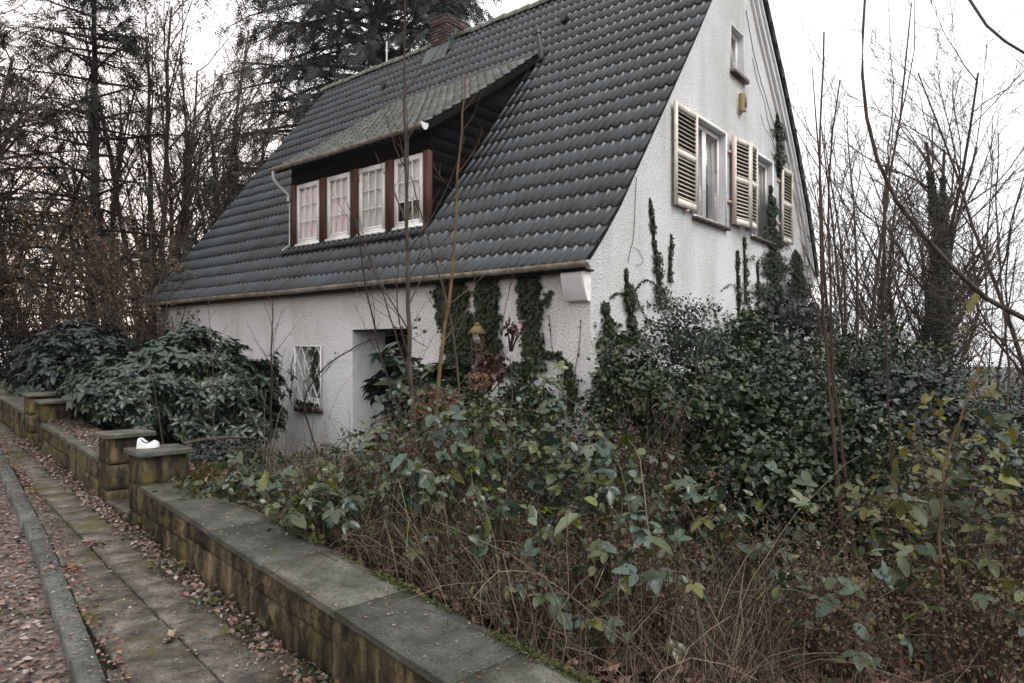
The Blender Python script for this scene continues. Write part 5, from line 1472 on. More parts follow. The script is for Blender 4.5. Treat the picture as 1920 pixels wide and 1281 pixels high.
for k, (px, Y, hw, top, ry, lb) in enumerate(EV):
    bush('evergreen_shrub', lb, 'shrub', GE, px, Y, hw, top, ry, 220 + k, T_OV if Y < 8 else T_RH, ['evergreen', 'rhodo', 'evergreen', 'hedge'][(k * 5) % 4], (0.062 if Y < 10 else 0.09) * [1.0, 0.92, 1.25, 0.95, 1.1][k % 5], 210, 42 if Y < 8 else 60, 0.17 if Y < 10 else 0.3, shell=0.55, zlo=-0.9)

# shrub by the door, dry flower heads, red leaved shoot
bush('laurel', 'broad leaved laurel standing in front of the doorway', 'shrub', None, 752, 8.3, 52, 640, 0.4, 240, T_WH, 'rhodo', 0.2, 36, 4, 0.16, axisZ=True, shell=0.3)
bush('laurel', 'laurel below the ivy columns on the facade', 'shrub', None, 850, 8.0, 90, 690, 0.45, 241, T_WH, 'evergreen', 0.17, 80, 6, 0.16, axisZ=True, shell=0.4)
bush('evergreen_shrub', 'ivy tangled shrub at the foot of the facade near the corner', 'shrub', None, 985, 7.7, 95, 690, 0.4, 242, T_RH, 'evergreen', 0.07, 130, 50, 0.16, shell=0.4)
bush('evergreen_shrub', 'low shrub at the foot of the facade below the small window', 'shrub', None, 610, 9.5, 90, 842, 0.5, 246, T_RH, 'bramble_s', 0.07, 60, 30, 0.14, shell=0.4)
bush('red_leaved_shoot', 'shoot with wine red leaves beside the old wall lantern', 'plant', None, 958, 7.6, 16, 596, 0.1, 243, T_OV, 'redleaf', 0.075, 10, 4, 0.07, shell=0.3, zlo=0.0, low=0.0)
bush('red_leaved_shoot', 'dark red leaved shrub just below the old wall lantern', 'plant', None, 918, 7.6, 30, 648, 0.2, 244, T_OV, 'redleaf', 0.08, 24, 10, 0.09, shell=0.3, zlo=-0.4, low=-0.45)
bush('withered_shrub', 'withered brown shrub with fine twigs between doorway and ivy columns', 'shrub', 'withered shrubs near the doorway', 850, 6.5, 110, 700, 0.5, 247, T_RH, 'brownleaf', 0.030, 160, 34, 0.12, shell=0.2, nstem=120, stemr=0.003, stem_mat='twig_brown', zlo=-0.9)
bush('withered_shrub', 'low withered shrub against the bright reveal of the doorway', 'shrub', 'withered shrubs near the doorway', 700, 6.9, 60, 775, 0.35, 248, T_RH, 'brownleaf', 0.026, 80, 30, 0.10, shell=0.2, nstem=90, stemr=0.003, stem_mat='twig_brown', zlo=-0.9)
bush('withered_shrub', 'withered shrub with pale buds on top of the gable thicket', 'shrub', 'withered shrubs near the doorway', 1215, 6.2, 115, 712, 0.4, 249, T_RH, 'brownleaf', 0.022, 90, 12, 0.12, shell=0.3, nstem=140, stemr=0.003, stem_mat='twig_brown', zlo=0.1)
for k, (px, py, hw, lb) in enumerate([(825, 755, 32, 'brown dried flower heads of the shrub before the doorway'), (897, 716, 17, 'single pale dried flower head right of the brown ones'), (790, 775, 20, 'small dried flower cluster at the left of the shrub')]):
    bush('dried_flower_head', lb, 'flower', 'dried flower heads', px, 6.4, hw, py - hw, 0.12, 250 + k, T_RH, 'dryflower', 0.028, 60, 26, 0.03, low=atz(py + hw, 6.4), shell=0.3, nstem=4, stemr=0.004)

# ------------------------------------------------------------------ brambles
GB = 'bramble bushes behind the garden wall'
# px, Y, halfwidth px, top px, depth, seed, n leaf parts, material set, label, low z offset
BB = [(760, 4.7, 90, 960, 0.3, 17, 30, 'b', 'sparse bramble leaves low among the canes left of centre', 0, 30, 10),
      (1010, 3.75, 100, 1010, 0.3, 18, 30, 'b', 'sparse bramble leaves close to the end of the coping', 0, 26, 8),
      (1240, 3.6, 110, 990, 0.35, 19, 30, 'b', 'few bramble leaves above the litter at the bottom centre', 0, 26, 8),
      (1560, 3.5, 120, 1000, 0.35, 20, 26, 'b', 'few bramble leaves above the litter at the lower right', 0, 24, 8),
      (1840, 3.5, 110, 1010, 0.35, 21, 20, 'y', 'few yellow green leaves in the lower right corner', 0, 20, 8),
      (395, 5.95, 62, 888, 0.22, 0, 55, 'y', 'small yellow green bramble spilling over the coping by the near pillar', 0.0, 34, 14),
      (480, 5.75, 75, 895, 0.35, 1, 50, 'b', 'blue green bramble creeping over the coping behind the yellow one', 0.0, 40, 14),
      (560, 6.6, 95, 862, 0.6, 2, 40, 'b', 'bramble mound between the pillar and the doorway', 0, 70, 22),
      (600, 5.1, 90, 910, 0.42, 3, 60, 'b', 'low bramble hanging over the middle of the coping', 0, 60, 18),
      (690, 5.8, 95, 800, 0.5, 4, 55, 'b', 'bramble at the foot of the doorway', 0, 80, 22),
      (790, 5.1, 90, 728, 0.45, 5, 75, 'b', 'tall bramble with pale leaves just right of the doorway', 0, 90, 20),
      (900, 5.4, 95, 712, 0.5, 6, 60, 'b', 'bramble below the ivy columns', 0, 90, 22),
      (1020, 5.2, 100, 728, 0.5, 7, 75, 'b', 'tall bramble in front of the house corner', 0, 100, 22),
      (1130, 4.8, 95, 752, 0.45, 8, 70, 'b', 'bramble arching right of the house corner', 0, 90, 20),
      (930, 4.3, 95, 900, 0.35, 9, 60, 'b', 'low bramble among dry canes in the middle foreground', 0, 55, 12),
      (1110, 4.0, 90, 930, 0.35, 10, 50, 'b', 'low bramble with large bluish leaves near the coping end', 0, 45, 10),
      (1300, 4.5, 95, 830, 0.4, 11, 60, 'b', 'bramble with big round leaves before the dark shrubs', 0, 55, 12),
      (1450, 4.2, 110, 930, 0.4, 12, 45, 'b', 'thin bramble above the leaf litter', 0, 45, 9),
      (1630, 4.4, 110, 880, 0.45, 13, 60, 'y', 'yellowing bramble around the thin saplings', 0, 60, 12),
      (1800, 4.6, 120, 760, 0.5, 14, 90, 'y', 'tall bramble with yellow green leaves near the right edge', 0, 90, 16),
      (1900, 4.1, 100, 860, 0.5, 15, 60, 'y', 'bramble cut off by the right edge', 0, 70, 14),
      (1720, 5.6, 120, 800, 0.5, 16, 50, 'y', 'bramble between the saplings and the dark shrubs', 0, 80, 20)]
for px, Y, hw, top, ry, k, npart, set_, lb, dzv, ncl, nper in BB:
    low = None
    if k in (0, 1, 3):
        w_, n__ = xy_wn(at(px, Y), Y); low = float(cop(w_)) + 0.005
    bush('bramble_bush', lb, 'bramble', GB, px, Y, hw, top, ry, 300 + k, T_OV, 'bramble_s' if set_ == 'b' else 'bramble_ys', 0.055, ncl, max(4, int(nper * 0.5)), 0.17, stem_mat='bark_red', parts=int(npart * 0.8),
         part_tmpls=PM_BR if set_ == 'b' else PM_YL, part_size=0.98, up=1.1, nstem=34 if k in (0, 1, 3) else 110, shell=0.25, low=low, stemr=0.0032, zlo=-0.95, brown=0 if k in (0, 1, 3) else 1500)

# dry canes, grass and leaf litter in the garden
r = rs(400)
def garden_pts(n, wr, nr_):
    w = r.uniform(*wr, n); nn = r.uniform(*nr_, n); x, y = wn_xy(w, nn); return np.stack([x, y, gz(x, y) - 0.02], 1)
cane_field('dry_canes', 'tangled dry brown canes and grass filling the garden behind the wall', garden_pts(4600, (-5.2, -0.6), (0.55, 2.4)), 401, h=(0.2, 0.8), bend=0.35, rad=0.0026)
cane_field('dry_canes', 'dry pale canes lying over the leaves in the lower right foreground', garden_pts(3600, (-6.5, -2.5), (0.9, 5.0)), 402, h=(0.2, 0.6), bend=0.8, rad=0.0024)
cane_field('dry_canes', 'brown canes between the bramble bushes toward the house', garden_pts(1500, (-3.5, 2.6), (1.6, 3.6)), 403, h=(0.2, 0.6), bend=0.5, material='bark_red')
# long arching bramble canes
n = 230; w_ = r.uniform(-5.5, 1.0, n); n__ = r.uniform(0.95, 3.2, n); x_, y_ = wn_xy(w_, n__)
pts_ = np.stack([x_, y_, gz(x_, y_) - 0.02], 1); rq = rs(404)
P_, D_ = integrate(rq, pts_, norm(np.c_[rq.normal(0, 0.45, (n, 2)), np.ones(n)]), rq.uniform(0.8, 1.9, n), 12, 0.09, -0.13)
mb = MB(); batch_tubes(mb, P_, rq.uniform(0.0025, 0.005, (n, 1)) * (1 - 0.6 * np.linspace(0, 1, 12))[None], 4)
mb.build('arching_canes', 'cane', kind='stuff', label='long thin bramble canes arching over the whole thicket', smooth=True)
gzf = lambda w, n, x, y: gz(x, y)
litter('fallen_leaves', 9000, (-7, 1.5), (0.5, 5.5), 410, gzf, 'litter_red', 0.10, 'brown fallen leaves on the garden ground', T_MA, 0.45, 0.03)
litter('fallen_leaves', 20000, (-6.5, 6.5), (-2.0, -0.005), 411, lambda w, n, x, y: road_z(w) + 0.01, 'litter', 0.05, 'wet brown leaves covering the road beside the kerb', None, 0.3, 0.012, rel=-0.135)
litter('fallen_leaves', 900, (-6.5, 6.5), (-0.12, 0.0), 416, lambda w, n, x, y: cop(w) - WALL_H + 0.008, 'litter', 0.026, 'leaf scraps lying on the kerb stones', None, 0.2, 0.003, rel=0.0)
litter('fallen_leaves', 1500, (-6.5, 6.5), (0.005, 0.12), 417, lambda w, n, x, y: cop(w) - WALL_H + 0.006, 'litter_red', 0.036, 'damp leaves drifted along the inner side of the kerb', None, 0.35, 0.01, rel=0.0)
litter('fallen_leaves', 2600, (-6.5, 6), (-0.7, 0.0), 412, lambda w, n, x, y: np.where(n < kerb_n(w) - 0.12, road_z(w) + 0.012, cop(w) - WALL_H + 0.006), 'litter', 0.026, 'small leaf scraps scattered over the footpath', None, 0.15, 0.003)
litter('fallen_leaves', 1500, (-6.5, 4.4), (0.0, 0.46), 413, lambda w, n, x, y: np.where((w > 0) & (w < 1.5), -5, cop(w) + 0.006), 'litter', 0.020, 'leaf scraps on the coping slabs', None, 0.12, 0.003)
litter('fallen_leaves', 3000, (1.5, 4.5), (0.1, 0.46), 414, lambda w, n, x, y: cop(w) + 0.006, 'litter', 0.035, 'brown leaves heaped on the middle wall coping', None, 0.3, 0.012)
litter('fallen_leaves', 3600, (-6.5, 5.5), (-0.17, -0.01), 415, lambda w, n, x, y: cop(w) - WALL_H + 0.004 , 'litter', 0.045, 'leaves gathered along the foot of the garden wall', None, 0.6, 0.03)
rq = rs(452)
def moss_line(lb, n, wr, nn, z_of, size, sd=0.012):
    w = rq.uniform(*wr, n); keep = np.sin(w * 5.3) + np.sin(w * 13.1) * 0.7 + rq.normal(0, 0.5, n) > 0.2; w = w[keep]; m_ = len(w)
    q = nn + rq.normal(0, sd, m_); x, y = wn_xy(w, q); z = z_of(w)
    mb = MB(); scatter(mb, T_RH, np.stack([x, y, z + rq.uniform(0, 0.008, m_)], 1), rand_dirs(rq, m_, -0.3, 0.7), rand_dirs(rq, m_, 0.2, 1), size * rq.uniform(0.5, 1.4, m_))
    mb.build('moss', 'mossy', kind='stuff', label=lb)
moss_line('moss along the garden side of the coping', 9000, (-6, 0), 0.46, lambda w: cop(w) + 0.002, 0.020, 0.018)
moss_line('moss tufts on the front edge of the coping', 2500, (-6, 4.4), 0.004, lambda w: cop(w) - 0.012, 0.012, 0.004)
moss_line('moss in the joint between footpath and wall', 7000, (-6, 5), -0.03, lambda w: cop(w) - WALL_H + 0.004, 0.020, 0.03)
moss_line('moss in the long joint of the footpath', 3500, (-6, 5), -0.42, lambda w: cop(w) - WALL_H - 0.004, 0.012, 0.008)
# weeds at the foot of the wall and curled leaf on the path
for k, (w, n, s_, lb) in enumerate([(-1.15, -0.10, 0.09, 'small green weed at the foot of the near wall'), (-2.0, -0.13, 0.07, 'tuft of moss and weed on the path edge'), (-2.5, -0.10, 0.08, 'second weed farther down the wall foot'), (-3.3, -0.10, 0.07, 'weed at the wall foot by the bottom edge of the picture'), (3.0, -0.10, 0.10, 'weed growing before the middle wall'), (4.3, -0.16, 0.16, 'leafy weed in front of the far pillars')]):
    rq = rs(430 + k); bw = P2(w, n, float(cop(w)) - WALL_H + 0.005); root = empty('weed', tuple(bw), 0, lb, 'weed', 'weeds along the wall foot')
    mb = MB(); nl = 70; pos = rq.normal(0, 1, (nl, 3)) * [s_, s_, s_ * 0.3]; pos[:, 2] = np.abs(pos[:, 2]) + 0.01
    scatter(mb, T_OV, pos, rand_dirs(rq, nl, -0.1, 0.8), np.tile([0, 0, 1.0], (nl, 1)) + rq.normal(0, 0.4, (nl, 3)), rq.uniform(0.02, 0.045, nl)); mb.build('foliage', 'bramble_ys', root, kind='stuff')
bc = P2(-2.35, -0.50, float(cop(-2.35)) - WALL_H + 0.03)
mb = MB(); rq = rs(440); scatter(mb, T_MA, rq.normal(0, 0.012, (5, 3)), rand_dirs(rq, 5, -0.2, 0.4), rand_dirs(rq, 5, 0.4, 1), 0.07 * rq.uniform(0.7, 1.2, 5))
mb.build('curled_leaf', 'litter', loc=tuple(bc), label='large curled dead leaf lying alone on the footpath slabs', cat='leaf')
for k, (w, n, m_, lb) in enumerate([(-0.62, -0.66, 'moss', 'small heap of dark debris beside the kerb'), (-0.15, -0.40, 'x', 'short row of dark twigs and leaves on the path')]):
    bc = P2(w, n, float(cop(w)) - WALL_H + 0.01)
    mb = MB(); rq = rs(445 + k); n_ = 60; scatter(mb, T_RH, rq.normal(0, 1, (n_, 3)) * [0.09, 0.05, 0.012], rand_dirs(rq, n_, -0.2, 0.3), rand_dirs(rq, n_, 0.3, 1), 0.045 * rq.uniform(0.5, 1.2, n_))
    mb.build('leaf_heap', 'litter_red', loc=tuple(bc), label=lb, cat='leaves', kind='stuff')

bm_ = P2(-0.9, -1.25, float(road_z(-0.9)) + 0.005); rq = rs(450); mb = MB()
scatter(mb, T_RH, rq.normal(0, 1, (700, 3)) * [0.26, 0.05, 0.008], rand_dirs(rq, 700, -0.1, 0.6), rand_dirs(rq, 700, 0.4, 1), 0.022 * rq.uniform(0.5, 1.3, 700))
mb.build('moss_patch', 'mossy', loc=tuple(bm_), label='strip of green moss growing on the road beside the kerb', cat='moss', kind='stuff')
# ------------------------------------------------------------------ saplings
def sapling(name, label, pts, r0, seed, material, nb=10, blen=0.9, ang=38, group='thin saplings around the house', sub=4, t0=0.3, r1=0.35, leaves=0, leafmat_='bramble_y', trop=0.10):
    r = rs(seed); A = np.array([P3(*q) for q in pts]); b = A[0].copy(); b[2] = float(gz(b[0], b[1]))
    if A[0][2] > b[2] + 0.05: A = np.vstack([b + [0, 0, -0.03], A])
    root = empty(name, tuple(b), 0, label, 'sapling', group)
    tt = np.linspace(0, 1, len(A)); T = np.linspace(0, 1, 24); C = np.stack([np.interp(T, tt, A[:, i]) for i in range(3)], 1)
    for _ in range(3): C[1:-1] = (C[:-2] + 2 * C[1:-1] + C[2:]) / 4
    C[1:-1] += r.normal(0, 0.004, (22, 3))
    Rr = r0 * (1 - (1 - r1) * T)
    MB().tube(C - b, Rr, 7).build('stem', material, root, smooth=True)
    if nb:
        f = t0 + (1 - t0) * (np.arange(nb) + r.uniform(0, 1, nb)) / nb; k = np.clip((f * 23).astype(int), 0, 22)
        dirr = norm(C[k + 1] - C[k]); az = norm(np.cross(dirr, r.normal(size=dirr.shape))); az[:, 1] *= 0.6
        a = np.radians(ang + r.uniform(-10, 15, nb))[:, None]
        lv = grow(r, C[k], dirr * np.cos(a) + az * np.sin(a), blen * (1.1 - 0.6 * (f - t0)) * r.uniform(0.6, 1.2, nb), np.maximum(Rr[k] * 0.42, 0.0028), [dict(n=7, wig=0.06, trop=trop, taper=0.7, c=sub, t0=0.25, ang=38, lr=0.4, rr=0.6), dict(n=4, wig=0.1, trop=0.05, rmin=0.0018)])
        for q in range(nb):
            mb = MB(); batch_tubes(mb, lv[0][0][q:q + 1] - b, lv[0][1][q:q + 1], 4)
            batch_tubes(mb, lv[1][0][q * sub:(q + 1) * sub] - b, lv[1][1][q * sub:(q + 1) * sub], 3)
            mb.build('twig', material, root, smooth=True)
        if leaves:
            mb = MB(); leaves_on(r, lv, 1, leaves, T_OV, 0.06, mb, b, 0.015); mb.build('foliage', leafmat_, root, kind='stuff')
    return root
sapling('sapling', 'tallest bare sapling crossing the dormer right window and reaching the top edge', [(780, 860, 6.2), (768, 690, 6.3), (764, 500, 6.3), (762, 300, 6.3), (757, 120, 6.3), (760, -60, 6.3)], 0.030, 501, 'bark', 16, 1.0, 40, t0=0.35, r1=0.25)
sapling('sapling', 'yellowish sapling right of the tallest one ending on the dormer cheek', [(815, 820, 6.2), (828, 650, 6.3), (850, 520, 6.3), (857, 350, 6.3), (868, 200, 6.3), (878, 95, 6.3)], 0.024, 502, 'bark_yellow', 12, 0.6, 40, t0=0.3, r1=0.2)
sapling('sapling', 'dark thin sapling left of the tallest one before the doorway', [(775, 850, 6.0), (720, 700, 6.1), (690, 560, 6.1), (672, 450, 6.1), (660, 330, 6.1)], 0.012, 503, 'bark_dark', 10, 0.6)
sapling('sapling', 'leaning slim stem crossing the doorway from right to left', [(800, 800, 6.4), (745, 640, 6.4), (715, 540, 6.4), (650, 380, 6.4)], 0.012, 504, 'bark_red', 8, 0.6)
sapling('sapling', 'forked brown stems before the facade right of the doorway', [(862, 820, 6.6), (860, 690, 6.7), (838, 560, 6.7), (800, 440, 6.7), (770, 330, 6.7)], 0.015, 505, 'bark', 9, 0.6)
sapling('sapling', 'thin dark sapling between rhododendron and the small window', [(510, 900, 9.4), (508, 700, 9.4), (512, 560, 9.4)], 0.018, 506, 'bark_dark', 9, 0.7, t0=0.4)
sapling('sapling', 'dark twig reaching from the doorway shrub to the small window grille', [(600, 850, 8.0), (560, 760, 8.0), (600, 690, 8.0), (680, 640, 8.0), (750, 622, 8.0), (800, 650, 8.0)], 0.013, 507, 'bark_dark', 8, 0.4, leaves=18, leafmat_='bramble_ys')
sapling('sapling', 'thin sapling before the ivy columns with a leaning tip', [(935, 780, 7.4), (935, 660, 7.4), (950, 560, 7.4), (975, 480, 7.4)], 0.008, 508, 'bark_dark', 5, 0.35)
sapling('sapling', 'pale thin stem in front of the rhododendron', [(310, 860, 8.8), (300, 790, 8.8), (282, 700, 8.8), (262, 640, 8.8)], 0.008, 509, 'bark', 6, 0.5)
sapling('sapling', 'second pale stem in front of the rhododendron', [(400, 860, 8.8), (402, 740, 8.8), (396, 640, 8.8), (390, 560, 8.8)], 0.008, 510, 'bark', 6, 0.5)
sapling('sapling', 'tall red brown sapling right of the gable, left of two', [(1600, 1180, 5.0), (1580, 1000, 5.1), (1568, 850, 5.2), (1548, 650, 5.3), (1538, 480, 5.3), (1535, 300, 5.3), (1545, 60, 5.3)], 0.018, 511, 'bark_red', 12, 0.8, 26, t0=0.35)
sapling('sapling', 'tall red brown sapling right of the gable, right of two', [(1610, 1180, 5.2), (1600, 1000, 5.3), (1578, 850, 5.4), (1560, 700, 5.4), (1556, 500, 5.4), (1550, 330, 5.4), (1575, 150, 5.4)], 0.016, 512, 'bark_red', 12, 0.8, 26, t0=0.35)
sapling('sapling', 'single straight sapling between the gable shrubs and the ivy column', [(1680, 1120, 5.2), (1672, 900, 5.3), (1664, 700, 5.3), (1660, 520, 5.3), (1655, 350, 5.3)], 0.011, 513, 'bark_red', 8, 0.5, 35)
sapling('sapling', 'near upright stem with yellow green leaves at the lower right', [(1775, 1330, 3.9), (1768, 1150, 4.0), (1762, 980, 4.0), (1770, 860, 4.0), (1810, 760, 4.0), (1850, 640, 4.0)], 0.012, 514, 'bark_yellow', 10, 0.5, 45, leaves=60)
sapling('sapling', 'bare stem leaning in at the right edge', [(1900, 1150, 4.4), (1880, 900, 4.5), (1895, 700, 4.5), (1880, 560, 4.5), (1868, 400, 4.5), (1872, 250, 4.5)], 0.010, 515, 'bark', 9, 0.5, 35)
sapling('sapling', 'long low cane curving over the dark shrub', [(1480, 1100, 4.6), (1560, 980, 4.7), (1640, 930, 4.7), (1720, 960, 4.7), (1790, 1040, 4.6)], 0.006, 516, 'bark_red', 6, 0.3)
sapling('sapling', 'grey cane slanting up before the broad dark shrub', [(1215, 880, 5.2), (1260, 800, 5.2), (1310, 730, 5.2), (1330, 690, 5.2)], 0.007, 517, 'bark', 5, 0.3)

# ------------------------------------------------------------------ ivy on the house walls
def ivy_patch(label, pts, face, seed, dens=1.0, column=False, size=0.055, thick=0.05, name='ivy'):
    """pts: (px, py, halfwidth px) down a strand on the facade ('f') or the gable ('g')"""
    r = rs(seed); Q = []
    for px, py, hw in pts:
        if face == 'f': t, z = fac(px, py); t2, _ = fac(px + hw, py); Q.append((t, z, abs(t2 - t)))
        else: t, z = gab(px, py); t2, _ = gab(px + hw, py); Q.append((t, z, abs(t2 - t)))
    Q = np.array(Q); seg = np.hypot(np.diff(Q[:, 0]), np.diff(Q[:, 1])); L = np.concatenate([[0], np.cumsum(seg)])
    area = np.sum(seg * (Q[1:, 2] + Q[:-1, 2])) ; n = int(dens * (area * 2100 + L[-1] * 45))
    l = r.uniform(0, L[-1], n); u = np.interp(l, L, Q[:, 0]); z = np.interp(l, L, Q[:, 1]); w = np.interp(l, L, Q[:, 2])
    w = w * (0.95 + 0.12 * np.sin(l * 17 + seed) + 0.10 * np.sin(l * 37)) if column else w * (0.7 + 0.45 * np.sin(l * 11 + seed) + 0.35 * np.sin(l * 29 + seed * 2)) * np.clip(l / L[-1] * 3 + 0.35, 0, 1)
    u = u + w * (r.uniform(-1, 1, n) if column else np.clip(r.normal(0, 0.6, n), -1.7, 1.7)); z = z + r.normal(0, 0.02, n)
    d = thick * r.uniform(0.15, 1, n) * (0.4 + np.minimum(w / 0.12, 1.2))
    W3 = lambda uu, dd, zz: HW(-uu, -dd, zz) if face == 'f' else HW(dd, uu, zz)
    outv = np.array([-0.63, -0.776, 0]) if face == 'f' else np.array([0.776, -0.63, 0])
    wx = np.array([0.776, -0.63, 0]) if face == 'f' else np.array([0.63, 0.776, 0])
    base = W3(Q[-1, 0], 0.0, Q[-1, 1])
    root = empty(name, tuple(base), 0, label, 'ivy', 'ivy growing up the house walls')
    if face == 'f': pos = HC[0:2] + np.outer(-u, [0.776, -0.63]) + np.outer(-d, [0.63, 0.776])
    else: pos = np.array(HC[0:2]) + np.outer(d, [0.776, -0.63]) + np.outer(u, [0.63, 0.776])
    pos = np.c_[pos, z]
    a = r.uniform(-1.2, 1.2, n) + PI * 1.5
    fwd = np.outer(np.cos(a), wx) + np.outer(np.sin(a), [0, 0, 1]) + outv * r.uniform(-0.1, 0.4, n)[:, None]
    mb = MB(); scatter(mb, T_IVY, pos - base, fwd, norm(outv + r.normal(0, 0.4, (n, 3)) + [0, 0, 0.3]), size * r.uniform(0.55, 1.2, n))
    mb.build('foliage', 'ivy', root, kind='stuff')
    mb = MB()
    for q in range(3):
        S = [W3(Q[i, 0] + Q[i, 2] * 0.5 * (q - 1) * r.uniform(0.6, 1), 0.008, Q[i, 1]) - base for i in range(len(Q))]
        if len(S) > 1: mb.tube(S, 0.0045, 4, cap=False)
    mb.build('stem', 'bark_dark', root)
    return root
IV = [('f', 'left one of the three wide ivy columns on the facade', [(848, 518, 30), (850, 580, 33), (862, 630, 30), (868, 700, 32)], 1.0),
      ('f', 'middle one of the three wide ivy columns on the facade', [(917, 518, 20), (914, 570, 25), (918, 620, 20), (925, 700, 26)], 1.0),
      ('f', 'right one of the three wide ivy columns, nearest the corner', [(993, 508, 20), (996, 570, 22), (1000, 620, 17), (1004, 690, 22)], 1.1),
      ('f', 'ivy arch low on the facade by the house corner', [(1010, 668, 12), (1040, 662, 9), (1066, 685, 12), (1075, 730, 14), (1070, 770, 16)], 1.0),
      ('f', 'thin ivy tendril on the facade right of the columns', [(1032, 545, 6), (1028, 560, 5), (1018, 572, 4)], 1.0),
      ('f', 'ivy spreading at the foot of the right column', [(970, 680, 30), (985, 720, 40), (1000, 770, 50)], 0.8),
      ('g', 'ivy clump just right of the house corner', [(1130, 568, 9), (1140, 600, 15), (1138, 650, 16), (1132, 720, 20)], 1.1),
      ('g', 'short ivy strand with an arched top beside the corner clump', [(1172, 508, 3), (1178, 555, 9), (1182, 600, 11), (1195, 650, 26)], 1.1),
      ('g', 'tall thin ivy strand left of the shuttered window', [(1218, 374, 2), (1222, 420, 3), (1227, 470, 4), (1234, 520, 8), (1240, 580, 20)], 0.8),
      ('g', 'short thin ivy strand below the left shutter', [(1258, 440, 3), (1256, 480, 2.5), (1254, 530, 6)], 0.75),
      ('g', 'thin ivy strand under the double shutter, left of two', [(1381, 470, 3), (1382, 520, 2.5), (1385, 590, 7)], 0.75),
      ('g', 'thin ivy strand under the double shutter, right of two', [(1394, 445, 3), (1396, 500, 2.5), (1398, 570, 6)], 0.75),
      ('g', 'small ivy strand left of the thick ivy', [(1419, 495, 3), (1421, 530, 2.5), (1422, 570, 5)], 0.75),
      ('g', 'thick ivy climbing over the right gable window', [(1443, 350, 6), (1444, 400, 9), (1445, 440, 12), (1450, 490, 22), (1450, 540, 30), (1440, 610, 40)], 1.2),
      ('g', 'ivy tuft under the far verge board above the right shutter', [(1456, 215, 3), (1458, 250, 8), (1460, 300, 8), (1458, 330, 5)], 1.2),
      ('g', 'ivy at the far lower end of the gable', [(1490, 470, 6), (1495, 520, 16), (1500, 600, 26)], 1.0)]
for k, (fc, lb, pts, dn) in enumerate(IV): ivy_patch(lb, pts, fc, 600 + k, dn * (1.7 if k < 3 else 1), column=k < 3)
# ivy arches (thin looping runners) and bare vine traces
def runner(label, pts, face, rad, seed, leafy=0):
    P = []
    for px, py in pts:
        if face == 'f': t, z = fac(px, py); P.append(HW(-t, -0.012, z))
        else: t, z = gab(px, py); P.append(HW(0.012, t, z))
    P = np.array(P); b = P[-1].copy(); r = rs(seed)
    root = empty('vine', tuple(b), 0, label, 'vine', 'bare vine runners on the walls')
    T = np.linspace(0, 1, 30); tt = np.linspace(0, 1, len(P)); C = np.stack([np.interp(T, tt, P[:, i]) for i in range(3)], 1)
    for _ in range(2): C[1:-1] = (C[:-2] + 2 * C[1:-1] + C[2:]) / 4
    C[1:-1, 2] += r.normal(0, 0.008, 28)
    MB().tube(C - b, rad, 4).build('stem', 'bark_dark', root, smooth=True)
    if leafy:
        out = np.array([-0.63, -0.776, 0]) if face == 'f' else np.array([0.776, -0.63, 0])
        n = leafy; k = r.randint(0, 30, n); mb = MB(); scatter(mb, T_IVY, C[k] + r.normal(0, 0.012, (n, 3)) - b, rand_dirs(r, n), norm(out + r.normal(0, 0.3, (n, 3))), 0.04 * r.uniform(0.5, 1.2, n)); mb.build('foliage', 'ivy', root, kind='stuff')
runner('thin bare vine hanging below the roof edge on the gable', [(1192, 333), (1190, 370), (1188, 420), (1186, 450), (1178, 480), (1176, 492)], 'g', 0.004, 701)
runner('small looping vine beside the thin hanging one', [(1186, 462), (1196, 470), (1206, 488), (1200, 496), (1190, 498)], 'g', 0.003, 702)
runner('arching ivy runner from the corner clump', [(1142, 560), (1155, 550), (1172, 552), (1180, 570)], 'g', 0.006, 703, 40)
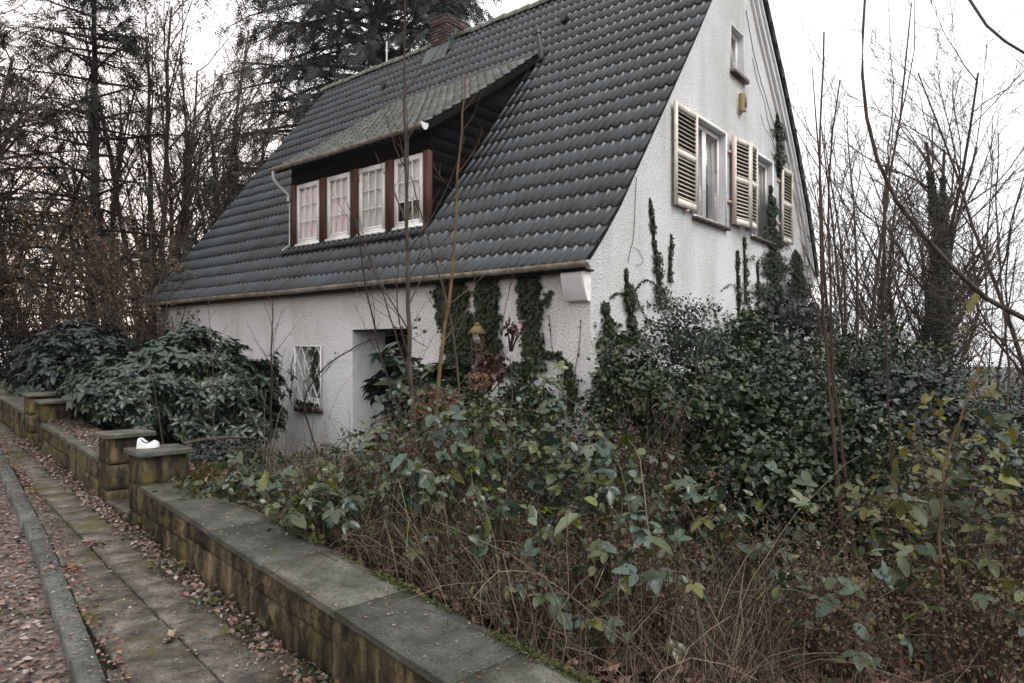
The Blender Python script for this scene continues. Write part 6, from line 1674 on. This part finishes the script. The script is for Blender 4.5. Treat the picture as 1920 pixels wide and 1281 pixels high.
runner('arching ivy runner joining the tall strand', [(1188, 545), (1198, 530), (1212, 524), (1228, 532), (1234, 550)], 'g', 0.006, 704, 45)
runner('ivy runner sagging between the short and tall strands', [(1190, 545), (1198, 575), (1210, 595), (1218, 610)], 'g', 0.006, 705, 40)
runner('leafy runner above the gable shrubs', [(1350, 545), (1370, 533), (1385, 545)], 'g', 0.005, 706, 25)
runner('bare vine below the far verge board, upper one', [(1398, 20), (1405, 60), (1412, 100), (1425, 150), (1440, 200), (1452, 240)], 'g', 0.006, 707)
runner('bare vine below the far verge board, lower one', [(1410, 110), (1418, 150), (1432, 190), (1438, 225), (1450, 262)], 'g', 0.005, 708)
runner('bare vine curving toward the right gable window', [(1425, 215), (1432, 240), (1445, 258), (1455, 290)], 'g', 0.004, 709)
runner('thin vine on the facade below the eaves console', [(1090, 600), (1088, 640), (1080, 690), (1074, 740)], 'f', 0.004, 710, 12)
runner('thin vine on the facade left of the console', [(1030, 590), (1034, 640), (1040, 680)], 'f', 0.004, 711, 8)
runner('tendril ladder left of the lattice window', [(556, 650), (545, 690), (552, 700), (543, 740), (548, 760)], 'f', 0.006, 712)
# leaves on the lattice window
ivy_patch('climber leaves over the top right of the lattice window', [(588, 652, 14), (592, 680, 8), (590, 710, 4)], 'f', 650, 0.9)
ivy_patch('climber leaves along the sill of the lattice window', [(556, 752, 8), (575, 756, 12), (595, 760, 8)], 'f', 651, 0.6)

# ------------------------------------------------------------------ thin winter haze over the hillside
hz_m = bpy.data.materials.new('haze_air'); hz_m.use_nodes = True
hn = hz_m.node_tree.nodes; hn.clear()
ho = hn.new('ShaderNodeOutputMaterial'); hv = hn.new('ShaderNodeVolumePrincipled')
hv.inputs['Color'].default_value = (0.93, 0.95, 1.0, 1); hv.inputs['Density'].default_value = 0.0004; hv.inputs['Anisotropy'].default_value = 0.2
hz_m.node_tree.links.new(hv.outputs[0], ho.inputs['Volume'])
MB().box((-1650, -1650, -28), (1650, 1650, 24)).build('haze', hz_m, kind='stuff')
